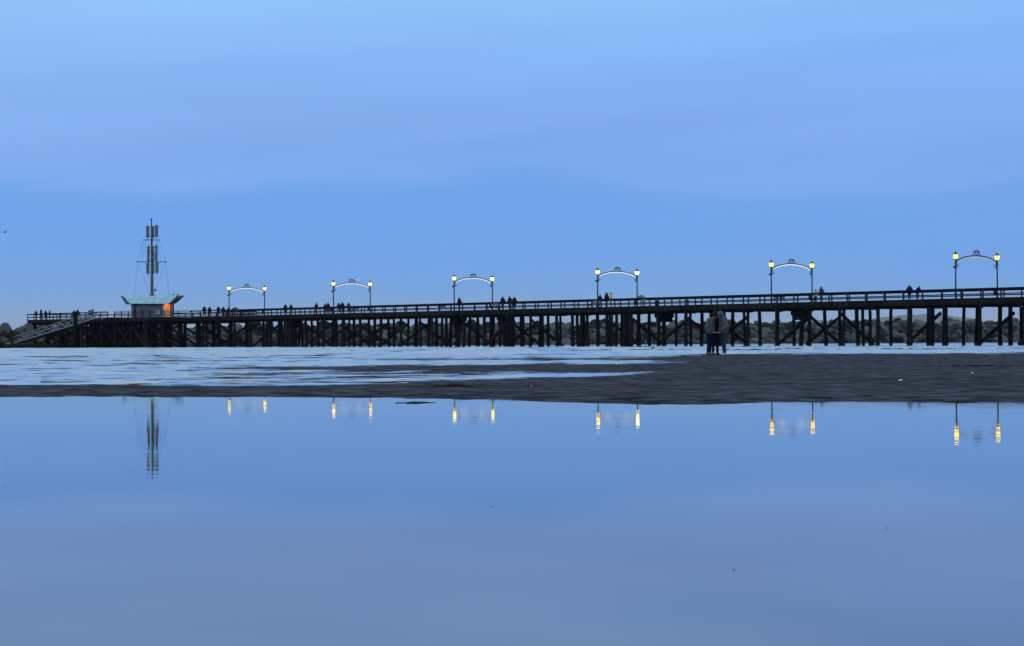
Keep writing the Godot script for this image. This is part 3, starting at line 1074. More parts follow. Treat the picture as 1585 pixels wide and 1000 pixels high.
func build_mast() -> void:
	var o := thing("antenna_mast", "tall grey antenna mast with panels, yards and stay wires on the hut roof", "antenna mast", Transform3D(Basis(Vector3.UP, 0.156), Vector3(-61.3, DECK + 2.97, -388.0)))
	# heights from the base; y in metres, the yards run across the picture
	var b := MB.new()
	b.tube([Vector3(0, 0, 0), Vector3(0, 6.0, 0), Vector3(-0.03, 11.6, 0), Vector3(-0.06, 14.0, 0)], [0.24, 0.20, 0.15, 0.07], 12)
	part("pole", b.mesh(), M.steel, o)
	b = MB.new()
	b.lathe([Vector2(0.0, 0.0), Vector2(0.5, 0.0), Vector2(0.5, 0.95), Vector2(0.3, 1.1), Vector2(0.24, 1.5), Vector2(0.0, 1.5)], 12)
	part("base_flange", b.mesh(), M.steel, o)
	b = MB.new()
	b.lathe([Vector2(0, 13.6), Vector2(0.13, 13.62), Vector2(0.14, 14.0), Vector2(0, 14.05)], 10, Vector3(-0.06, 0, 0))
	part("top_fitting", b.mesh(), M.iron, o)
	var tiers := [[10.75, 12.75, 0.72, 0.80, 0.56], [6.7, 9.35, 0.62, 0.76, 0.44], [4.65, 6.45, 0.72, 0.86, 0.56]]
	for t in tiers:
		var h: float = t[1] - t[0]
		for k in 3:
			var p: Vector3 = [Vector3(-t[2], 0, 0.1), Vector3(t[3], 0.12, 0.15), Vector3(0.12, 0, -0.8)][k]
			b = MB.new()
			var w: float = t[4]
			b.hexa([Vector3(-w / 2, 0, 0.10), Vector3(w / 2, 0, 0.10), Vector3(w / 2 - 0.05, 0, -0.12), Vector3(-w / 2 + 0.05, 0, -0.12), Vector3(-w / 2, h, 0.10), Vector3(w / 2, h, 0.10), Vector3(w / 2 - 0.05, h, -0.12), Vector3(-w / 2 + 0.05, h, -0.12)])
			var at := p + Vector3(0, t[0], 0)
			var pn := part("antenna_panel", b.mesh(), M.panel, o, Transform3D(Basis(Vector3.UP, [0.5, -0.5, 2.6][k]), at))
			b = MB.new()
			for q in [-0.09, 0.09]:
				b.tube([Vector3(q, 0, 0), Vector3(q, -0.28, 0)], [0.035], 6)
			part("cable_socket", b.mesh(), M.iron, pn)
			for y in [t[0] + 0.25, t[1] - 0.3]:
				b = MB.new()
				b.tube([Vector3(p.x * 0.8, y, p.z), Vector3(-0.03, y, 0)], [0.05], 6)
				part("bracket", b.mesh(), M.steel, o)
		if h > 2.3:
			for sx in [-1, 1]:
				b = MB.new()
				var arc := []
				for i in 9:
					var a := i / 8.0 * PI * 0.5
					arc.append(Vector3(sx * (0.12 + 0.4 * sin(a)), t[0] + 0.3 + 1.6 * cos(a), 0.12))
				b.tube(arc, [0.05], 6)
				part("bracket", b.mesh(), M.steel, o)
	for q in [[10.35, 1.40, -0.05], [6.62, 2.62, -0.1]]:
		b = MB.new()
		b.tube([Vector3(-q[1] + q[2], q[0], 0.15), Vector3(q[1] + q[2], q[0], 0.15)], [0.075], 8)
		part("yard", b.mesh(), M.steel, o)
	var wire := paint(0.05, 0.06, 0.07, 0.6, 0.5)
	for sx in [-1, 1]:
		for q in [[Vector3(1.3, 10.35, 0.15), Vector3(2.35, 6.62, 0.15)], [Vector3(0.9, 10.3, 0.15), Vector3(1.7, 6.62, 0.15)], [Vector3(2.3, 6.6, 0.15), Vector3(3.0, 0.9, 0.6)], [Vector3(2.3, 6.6, 0.15), Vector3(0.4, 1.2, 0.1)], [Vector3(0.55, 4.6, 0.1), Vector3(0.15, 1.4, 0.05)]]:
			b = MB.new()
			b.tube([Vector3(q[0].x * sx - 0.05, q[0].y, q[0].z), Vector3(q[1].x * sx - 0.05, q[1].y, q[1].z)], [0.018], 5)
			part("stay_wire", b.mesh(), wire, o)
	b = MB.new()
	b.lathe([Vector2(0.0, 0.0), Vector2(0.14, 0.03), Vector2(0.26, 0.12), Vector2(0.25, 0.13), Vector2(0.0, 0.05)], 14)
	part("dish", b.mesh(), M.panel, o, Transform3D(Basis(Vector3.RIGHT, 1.2), Vector3(0.5, 1.75, 0.1)))


func gangway() -> void:
	# aluminium truss ramp from the pier head down to a float
	var a := pier(-103.9, -10.4, 4.85)
	var e := pier(-135.1, -10.4, 0.85)
	var x := (e - a).normalized()
	var o := thing("gangway", "sloping grey aluminium truss gangway leading down from the pier head", "gangway", Transform3D(Basis(Vector3.UP, atan2(-(e - a).z, (e - a).x)), a))
	var run := Vector2((e - a).x, (e - a).z).length()
	var fall := e.y - a.y
	var P := func(t: float, up: float, side: float) -> Vector3: return Vector3(run * t, fall * t + up, side)
	var bays := 12
	var rod := func(p: Vector3, q: Vector3, w: float) -> ArrayMesh:
		var b := MB.new()
		b.bar(p, q, w, w)
		return b.mesh()
	for side in [-0.85, 0.85]:
		part("top_chord", rod.call(P.call(0.0, 1.25, side), P.call(1.0, 1.15, side), 0.13), M.alu, o)
		part("bottom_chord", rod.call(P.call(0.0, 0.0, side), P.call(1.0, 0.0, side), 0.18), M.alu, o)
		for i in bays + 1:
			var t := float(i) / bays
			part("upright", rod.call(P.call(t, 0.05, side), P.call(t, 1.15, side), 0.08), M.alu, o)
			if i < bays:
				var u := float(i + 1) / bays
				if i % 2 == 0:
					part("diagonal", rod.call(P.call(t, 0.05, side), P.call(u, 1.12, side), 0.09), M.alu, o)
				else:
					part("diagonal", rod.call(P.call(t, 1.12, side), P.call(u, 0.05, side), 0.09), M.alu, o)
	var d := MB.new()
	d.hexa([P.call(1.0, -0.06, 0.75), P.call(0.0, -0.06, 0.75), P.call(0.0, -0.06, -0.75), P.call(1.0, -0.06, -0.75), P.call(1.0, 0.02, 0.75), P.call(0.0, 0.02, 0.75), P.call(0.0, 0.02, -0.75), P.call(1.0, 0.02, -0.75)])
	part("tread_deck", d.mesh(), M.steel, o)
	# the float it lands on
	var f := thing("floating_dock", "low dark floating dock at the foot of the gangway", "dock", Transform3D(Basis(Vector3.UP, PIER_TURN), pier(-140.0, -11.0, 0.0)))
	for i in 6:
		d = MB.new()
		d.box(Vector3(-19.0 + i * 8.1, 0.18, 0.0), Vector3(8.0, 0.66, 3.2))
		part("float_section", d.mesh(), timber(), f)
	d = MB.new()
	d.box(Vector3(1.2, 0.60, 1.56), Vector3(48.4, 0.14, 0.16))
	part("kerb_timber", d.mesh(), M.timber3, f)
	var specs := [[116.5, -11.5, 0.36, 6.0, "thick dark guide pile standing beside the gangway", M.timber2], [125.5, -11.2, 0.17, 3.1, "thin pale guide pile standing behind the gangway foot", M.post]]
	for q in specs:
		var s := -1.0
		var bb: float = (q[0] - 792.5) / 3526.0
		s = (bb * (304.7 + 0.6 * q[1]) - 1.33 - 0.8 * q[1]) / (0.6 + 0.8 * bb)
		d = MB.new()
		d.tube([Vector3(0, -1, 0), Vector3(0, q[3], 0)], [q[2], q[2] * 0.93], 14)
		d.lathe([Vector2(q[2] * 0.95, q[3] - 0.02), Vector2(0.0, q[3] + 0.25)], 14)
		tag(part("guide_pile", d.mesh(), q[5], self, Transform3D(Basis(), pier(s, q[1]))), q[4], "pile")


# ---------------------------------------------------------------- lamp arches
func lamp_arches() -> void:
	var names := ["farthest lamp arch, nearest the hut, with a bright strip of light under its bow", "second lamp arch from the hut, beside a row of walkers", "third lamp arch from the hut, with one person by its left post", "fourth lamp arch from the hut, right globe glaring whitest of all", "lamp arch above the bench, just right of the trio on the sand", "nearest lamp arch, at the right edge, with deep yellow globes"]
	for k in 6:
		var s: float = [-78.2, -46.9, -15.6, 16.1, 48.3, 76.8][k]
		var o := thing("lamp_arch", names[k], "lamp arch", Transform3D(Basis(Vector3.UP, PIER_TURN), pier(s, 3.3, DECK)), "lamp arches over the pier walkway")
		for side in [1, -1]:
			var z: float = 3.3 * side
			var b := MB.new()
			b.lathe([Vector2(0.0, -0.65), Vector2(0.115, -0.65), Vector2(0.115, 0.55), Vector2(0.13, 0.58), Vector2(0.12, 0.66), Vector2(0.085, 0.72), Vector2(0.072, 3.7), Vector2(0.11, 3.74), Vector2(0.11, 3.84), Vector2(0.075, 3.9), Vector2(0.075, 4.16), Vector2(0.14, 4.24), Vector2(0.15, 4.30), Vector2(0.0, 4.30)], 12)
			part("lamp_post", b.mesh(), M.iron, o, Transform3D(Basis(), Vector3(0, 0, z)))
			# acorn globe, cap and finial
			b = MB.new()
			b.lathe([Vector2(0.0, 4.305), Vector2(0.11, 4.31), Vector2(0.18, 4.39), Vector2(0.225, 4.50), Vector2(0.24, 4.62), Vector2(0.232, 4.72), Vector2(0.0, 4.725)], 16)
			var mat: Material = M.lamp
			if k < 4:
				mat = M.lamp_pale
			if k == 3 and side == -1:
				mat = M.lamp_white
			part("lamp_globe", b.mesh(), mat, o, Transform3D(Basis(), Vector3(0, 0, z)))
			b = MB.new()
			b.lathe([Vector2(0.0, 4.728), Vector2(0.30, 4.728), Vector2(0.30, 4.77), Vector2(0.17, 4.86), Vector2(0.08, 4.98), Vector2(0.045, 5.0), Vector2(0.06, 5.05), Vector2(0.0, 5.14)], 14)
			part("lamp_cap", b.mesh(), M.iron, o, Transform3D(Basis(), Vector3(0, 0, z)))
			var li := OmniLight3D.new()
			li.name = numbered("lamp_light", o)
			li.light_color = Color(1.0, 0.80, 0.45)
			li.light_energy = 1.6 if (k == 3 and side == -1) else 0.9
			li.light_size = 0.15
			li.omni_range = 60.0
			li.omni_attenuation = 2.0
			li.shadow_enabled = true
			li.position = Vector3(0, 4.52, z)
			o.add_child(li)
			# scroll bracket in the corner
			b = MB.new()
			var sp := []
			for i in 14:
				var a := i / 13.0 * 4.6
				var r := 0.30 - 0.05 * a
				sp.append(Vector3(0, 3.62 + r * cos(a + 0.6), z - side * (0.34 - r * sin(a + 0.6) * 0.8)))
			b.tube(sp, [0.035, 0.03], 6)
			b.tube([Vector3(0, 3.25, z - side * 0.08), Vector3(0, 3.45, z - side * 0.16), Vector3(0, 3.75, z - side * 0.42)], [0.03], 6)
			part("scroll_bracket", b.mesh(), M.iron, o)
		# the bow: a flat band with a strip of lights under it
		var bow := []
		for i in 29:
			var u := i / 14.0 - 1.0
			bow.append(Vector3(0, 3.93 + 0.74 * pow(maxf(0.0, 1.0 - u * u), 0.72), u * 3.25))
		var band := MB.new()
		for i in 28:
			var p: Vector3 = bow[i]
			var q: Vector3 = bow[i + 1]
			var up := Vector3(0, 0.062, 0)
			band.hexa([p - up + Vector3(0.06, 0, 0), p - up - Vector3(0.06, 0, 0), q - up - Vector3(0.06, 0, 0), q - up + Vector3(0.06, 0, 0), p + up + Vector3(0.06, 0, 0), p + up - Vector3(0.06, 0, 0), q + up - Vector3(0.06, 0, 0), q + up + Vector3(0.06, 0, 0)])
		part("arch_band", band.mesh(), M.iron, o)
		for half in 2:
			var pts := []
			for i in range(1 + half * 13, 15 + half * 13):
				pts.append(bow[i] - Vector3(0, 0.10, 0))
			var b := MB.new()
			b.tube(pts, [0.036], 6)
			part("light_strip", b.mesh(), M.strip_dim if k == 5 else M.strip, o)
			var li := OmniLight3D.new()
			li.name = numbered("strip_light", o)
			li.light_color = Color(1.0, 0.93, 0.82)
			li.light_energy = 0.008 if k == 5 else 0.015
			li.light_size = 0.35
			li.omni_range = 60.0
			li.omni_attenuation = 2.0
			li.shadow_enabled = true
			li.position = pts[7] - Vector3(0, 0.42, 0)
			o.add_child(li)
		# crest: fan of scrolls round an oval
		var crest := MB.new()
		var top := 4.745
		var ring := func(cz: float, cy: float, rz: float, ry: float, a0: float, a1: float, r: float) -> void:
			var pts := []
			for i in 17:
				var a := lerpf(a0, a1, i / 16.0)
				pts.append(Vector3(0, top + cy + ry * sin(a), cz + rz * cos(a)))
			crest.tube(pts, [r], 6)
		ring.call(0.0, 0.0, 0.50, 0.50, 0.15, PI - 0.15, 0.032)
		ring.call(0.0, 0.23, 0.13, 0.22, 0.0, TAU, 0.034)
		for sd in [-1, 1]:
			ring.call(sd * 0.30, 0.30, 0.15, 0.13, 0.0, TAU * 0.85, 0.028)
			crest.tube([Vector3(0, top + 0.45, sd * 0.16), Vector3(0, top + 0.28, sd * 0.36), Vector3(0, top + 0.05, sd * 0.46), Vector3(0, top - 0.03, sd * 0.66)], [0.03], 6)
		part("crest", crest.mesh(), M.iron, o)
		# fittings on the posts
		var cam := MB.new()
		cam.box(Vector3(0.0, 3.40, 3.3 + 0.16), Vector3(0.2, 0.24, 0.2))
		part("junction_box", cam.mesh(), M.iron, o)
		cam = MB.new()
		cam.box(Vector3(0.0, 0.72, -3.3 + 0.26), Vector3(0.34, 0.52, 0.36))
		part("junction_box", cam.mesh(), M.iron, o)


# ---------------------------------------------------------------- furniture on the deck
func deck_furniture() -> void:
	var benches := [[-47.5, "slatted bench left of the second arch's right post", 4.6], [-24.7, "slatted bench alone between the second and third arches", 4.6], [-7.6, "pale bench behind the rail in front of three dark figures", 0.9], [14.2, "grey bench under the fourth arch in front of the cream-coated walker", 0.9], [45.1, "slatted bench under the lamp arch right of the sand trio", 4.6]]
	for q in benches:
		var o := thing("park_bench", q[1], "bench", Transform3D(Basis(Vector3.UP, PIER_TURN + (PI if q[2] > 3.0 else 0.0)), pier(q[0], q[2], DECK)), "benches along the pier deck")
		var mat: Material = M.alu if q[2] < 3.0 else M.timber1
		for i in 4:
			var b := MB.new()
			b.box(Vector3(0, 0.45, -0.2 + i * 0.12), Vector3(1.9, 0.04, 0.10))
			part("seat_slat", b.mesh(), mat, o)
		for i in 3:
			var b := MB.new()
			b.box(Vector3(0, 0.58 + i * 0.14, -0.27 - i * 0.03), Vector3(1.9, 0.11, 0.04))
			part("back_slat", b.mesh(), mat, o)
		for sx in [-0.8, 0.8]:
			var b := MB.new()
			b.bar(Vector3(sx, 0, -0.22), Vector3(sx, 0.92, -0.34), 0.06, 0.06)
			b.bar(Vector3(sx, 0, 0.2), Vector3(sx, 0.43, 0.2), 0.06, 0.06)
			b.bar(Vector3(sx, 0.42, -0.24), Vector3(sx, 0.42, 0.2), 0.06, 0.05)
			part("leg", b.mesh(), M.iron, o)
	for q in [[-84.6, "dark slanted notice panel just right of the farthest arch's left post"], [19.1, "grey slanted notice panel just right of the fourth arch's right post"]]:
		var o := thing("information_panel", q[1], "sign", Transform3D(Basis(Vector3.UP, PIER_TURN), pier(q[0], 4.9, DECK)), "slanted panels on the pier")
		for sx in [-0.4, 0.4]:
			var b := MB.new()
			b.bar(Vector3(sx, 0, -0.1), Vector3(sx, 1.1, -0.1), 0.08, 0.08)
			part("leg", b.mesh(), M.iron, o)
		var b := MB.new()
		b.box(Vector3(0.05, 1.22, 0), Vector3(1.15, 0.07, 0.9), Basis.from_euler(Vector3(0.3, 0.2, -0.5)))
		part("board", b.mesh(), M.steel if q[0] > 0 else M.iron, o)
	for q in [[22.4, "dark domed litter bin right of the fourth arch", 0.98], [28.1, "small grey litter bin on the deck near mid pier", 0.9]]:
		var o := thing("litter_bin", q[1], "bin", Transform3D(Basis(), pier(q[0], 4.6, DECK)))
		var b := MB.new()
		b.lathe([Vector2(0.0, 0.0), Vector2(0.25, 0.0), Vector2(0.29, 0.7), Vector2(0.30, 0.72), Vector2(0.0, 0.72)], 14)
		part("barrel", b.mesh(), M.steel if q[0] > 25 else M.iron, o)
		b = MB.new()
		b.lathe([Vector2(0.0, 0.725), Vector2(0.31, 0.725), Vector2(0.30, 0.78), Vector2(0.2, q[2] - 0.06), Vector2(0.0, q[2])], 14)
		part("lid", b.mesh(), M.iron, o)


# ---------------------------------------------------------------- people
func head_shape(cell: float) -> Array:   # centre of the skull at the origin, facing +z
	var b := [[Vector3(0, 0.03, -0.02), Vector3(0, 0.02, 0.015), 0.088, 0.084], [Vector3(0, -0.03, 0.03), Vector3(0, -0.07, 0.055), 0.06, 0.042], [Vector3(0, 0.012, 0.092), Vector3(0, -0.022, 0.106), 0.009, 0.014]]
	for sx in [-1.0, 1.0]:
		b.append([Vector3(sx * 0.088, 0.012, -0.005), Vector3(sx * 0.09, -0.022, 0.0), 0.014, 0.011])
		b.append([Vector3(sx * 0.018, 0.034, 0.088), Vector3(sx * 0.045, 0.032, 0.075), 0.012, 0.010])
		b.append([Vector3(sx * 0.05, -0.02, 0.055), Vector3(sx * 0.045, -0.055, 0.05), 0.03, 0.022])
		b.append([Vector3(0, -0.052, 0.088), Vector3(sx * 0.022, -0.053, 0.082), 0.010, 0.006])
	b.append([Vector3(0, -0.088, 0.07), Vector3(0, -0.085, 0.068), 0.022, 0.022])
	return nets(b, cell, cell * 1.4)


func hand_shape() -> Array:   # wrist at the origin, fingers down -y, palm towards +z, thumb on +x
	var b := []
	for i in 4:
		var x := -0.031 + 0.0205 * i
		var l: float = [0.80, 0.97, 1.05, 0.95][i]
		b.append([Vector3(x * 0.5, -0.005, 0), Vector3(x, -0.082, 0.004), 0.015, 0.012])
		b.append([Vector3(x, -0.082, 0.004), Vector3(x, -0.082 - 0.040 * l, 0.014), 0.010, 0.009])
		b.append([Vector3(x, -0.082 - 0.040 * l, 0.014), Vector3(x, -0.082 - 0.066 * l, 0.034), 0.009, 0.0075])
		b.append([Vector3(x, -0.082 - 0.066 * l, 0.034), Vector3(x, -0.082 - 0.076 * l, 0.052), 0.0075, 0.007])
	b.append([Vector3(0.018, -0.02, 0.006), Vector3(0.044, -0.055, 0.018), 0.014, 0.011])
	b.append([Vector3(0.044, -0.055, 0.018), Vector3(0.047, -0.088, 0.034), 0.011, 0.009])
	return nets(b, 0.006, 0.0045)


var heads := {}
var hand: Array = []


func person_shapes(q: Dictionary, cell: float) -> Dictionary:
	# 1.75 m figure facing +z; q moves joints away from the neutral stance
	var J := {"hip": Vector3(0, 0.95, 0), "chest": Vector3(0, 1.30, 0.0), "neck": Vector3(0, 1.47, -0.005), "head": Vector3(0, 1.625, 0.02),
		"shL": Vector3(0.185, 1.425, 0), "shR": Vector3(-0.185, 1.425, 0), "elL": Vector3(0.245, 1.14, -0.03), "elR": Vector3(-0.245, 1.14, -0.03), "wrL": Vector3(0.245, 0.89, 0.03), "wrR": Vector3(-0.245, 0.89, 0.03),
		"hpL": Vector3(0.09, 0.90, 0), "hpR": Vector3(-0.09, 0.90, 0), "knL": Vector3(0.10, 0.49, 0.015), "knR": Vector3(-0.10, 0.49, 0.015), "anL": Vector3(0.105, 0.085, -0.02), "anR": Vector3(-0.105, 0.085, -0.02),
		"toeL": Vector3(0.125, 0.035, 0.15), "toeR": Vector3(-0.125, 0.035, 0.15)}
	for k in q:
		if J.has(k):
			J[k] = q[k]
	var nod: float = q.get("nod", 0.0)
	var turn: float = q.get("turn", 0.0)
	var hb := Basis(Vector3.UP, turn) * Basis(Vector3.RIGHT, nod)
	var hd: Vector3 = J.head
	var k := cell * 1.1
	var core := []
	for sx in [-1.0, 1.0]:
		core.append([J.hip + Vector3(sx * 0.065, 0, 0), J.chest + Vector3(sx * 0.085, 0, 0), 0.105, 0.115])
		core.append([J.chest + Vector3(sx * 0.06, 0.02, 0), J.neck + Vector3(sx * 0.06, -0.06, 0), 0.11, 0.075])
	var out := {}
	# skin: one continuous body
	var body := core.duplicate()
	body.append([J.neck + Vector3(0, -0.04, 0), hd + hb * Vector3(0, -0.05, -0.015), 0.06, 0.052])
	for s in ["L", "R"]:
		body.append([J["sh" + s], J["el" + s], 0.052, 0.042])
		body.append([J["el" + s], J["wr" + s], 0.042, 0.028])
		body.append([J["hp" + s], J["kn" + s], 0.085, 0.058])
		body.append([J["kn" + s], J["an" + s], 0.056, 0.040])
		body.append([J["an" + s], J["toe" + s], 0.045, 0.030])
	var mb := MB.new()
	mb.add(nets(body, cell, k), Transform3D())
	var hk := 0.012 if cell > 0.022 else 0.007
	if not heads.has(hk):
		heads[hk] = head_shape(hk)
	mb.add(heads[hk], Transform3D(hb, hd))
	if hand.is_empty():
		hand = hand_shape()
	if not q.get("pockets", false):
		for s in ["L", "R"]:
			var y: Vector3 = (J["el" + s] - J["wr" + s]).normalized()
			var side := 1.0 if s == "L" else -1.0
			var z := (Vector3(-side, 0, 0) - y * y.dot(Vector3(-side, 0, 0))).normalized()
			mb.add(hand, Transform3D(Basis(y.cross(z) * (1.0 if side < 0.0 else 1.0), y, z), J["wr" + s]))
	out.body = mb.mesh()
	# coat or hoodie
	var bulk: float = q.get("bulk", 0.022)
	bulk *= 1.9 if cell > 0.022 else 1.0
	var coat := []
	for b in core:
		coat.append([b[0], b[1], b[2] + bulk, b[3] + bulk])
	var hem: float = q.get("hem", 0.84)
	for sx in [-1.0, 1.0]:
		coat.append([J.hip + Vector3(sx * 0.07, 0, 0), Vector3(J.hip.x + sx * 0.08, hem + 0.10, J.hip.z), 0.105 + bulk, 0.115 + bulk])
	for s in ["L", "R"]:
		coat.append([J["sh" + s], J["el" + s], 0.058 + bulk, 0.048 + bulk])
		coat.append([J["el" + s], J["wr" + s], 0.048 + bulk, 0.036 + bulk * 0.6])
	if q.get("hood", 0) == 1:       # hood lying on the back
		coat.append([J.neck + Vector3(-0.07, -0.01, -0.085), J.neck + Vector3(0.07, -0.01, -0.085), 0.06, 0.06])
		coat.append([J.neck + Vector3(-0.08, 0.0, 0.01), J.neck + Vector3(0.08, 0.0, 0.01), 0.05, 0.05])
	elif q.get("hood", 0) == 2:     # hood up
		coat.append([hd + hb * Vector3(0, 0.035, -0.045), hd + hb * Vector3(0, 0.045, 0.0), 0.118, 0.104])
		coat.append([hd + hb * Vector3(0, 0.0, -0.05), J.neck + Vector3(0, 0.01, -0.02), 0.11, 0.095])
	else:
		coat.append([J.neck + Vector3(0, -0.03, 0), J.neck + Vector3(0, 0.03, 0.005), 0.075, 0.066])
	out.coat = as_mesh(nets(coat, cell, k))
	var tr := []
	for sx in [-1.0, 1.0]:
		tr.append([J.hip + Vector3(sx * 0.06, 0.06, 0), J["hpL" if sx > 0 else "hpR"], 0.112, 0.105])
	for s in ["L", "R"]:
		tr.append([J["hp" + s], J["kn" + s], 0.094, 0.070])
		tr.append([J["kn" + s], J["an" + s] + Vector3(0, -0.045, 0.0), 0.066, 0.058])
	out.trousers = as_mesh(nets(tr, cell, k * 0.7))
	for s in ["L", "R"]:
		var sh := [[J["an" + s] + Vector3(0, -0.03, -0.01), J["toe" + s], 0.052, 0.040], [J["an" + s] + Vector3(0, 0.01, 0), J["an" + s] + Vector3(0, -0.03, 0), 0.05, 0.05]]
		out["shoe" + s] = as_mesh(nets(sh, cell * 0.7, k * 0.6))
	var hair: int = q.get("hair", 1)
	if hair > 0 and q.get("hood", 0) != 2:
		var h := [[Vector3(0, 0.045, -0.03), Vector3(0, 0.05, 0.01), 0.094, 0.086], [Vector3(0, 0.0, -0.045), Vector3(0, 0.03, -0.04), 0.085, 0.09]]
		if hair == 2:
			h.append([Vector3(-0.03, -0.02, -0.06), Vector3(-0.04, -0.16, -0.07), 0.07, 0.05])
			h.append([Vector3(0.03, -0.02, -0.06), Vector3(0.04, -0.16, -0.07), 0.07, 0.05])
		elif hair == 3:   # cap with a peak
			h.append([Vector3(-0.04, 0.055, 0.09), Vector3(0.04, 0.055, 0.09), 0.026, 0.026])
			h.append([Vector3(0, 0.05, 0.1), Vector3(0, 0.042, 0.14), 0.03, 0.022])
		var m2 := MB.new()
		m2.add(nets(h, 0.012, 0.01), Transform3D(hb, hd))
		out.hair = m2.mesh()
	var eyes := MB.new()
	for sx in [-0.031, 0.031]:
		eyes.lathe([Vector2(0.0, -0.008), Vector2(0.012, -0.004), Vector2(0.012, 0.004), Vector2(0.0, 0.008)], 8, Vector3(sx, 0.012, 0.082))
	var e2 := MB.new()
	e2.add([eyes.v, eyes.n], Transform3D(hb, hd))
	out.eyes = e2.mesh()
	return out


func dress(o: Node3D, sh: Dictionary, coat: Array, trousers: Array, shoes: Array, hair: Array) -> void:
	var cloth := func(c: Array) -> StandardMaterial3D:
		var m := paint(c[0], c[1], c[2], 0.95, 0.0, 0.15)
		return m
	part("body", sh.body, M.skin, o)
	part("coat", sh.coat, cloth.call(coat), o)
	part("trousers", sh.trousers, cloth.call(trousers), o)
	part("shoe", sh.shoeL, cloth.call(shoes), o)
	part("shoe", sh.shoeR, cloth.call(shoes), o)
	if sh.has("hair"):
		part("hair", sh.hair, cloth.call(hair), o)
	part("eyes", sh.eyes, M.iron, o)


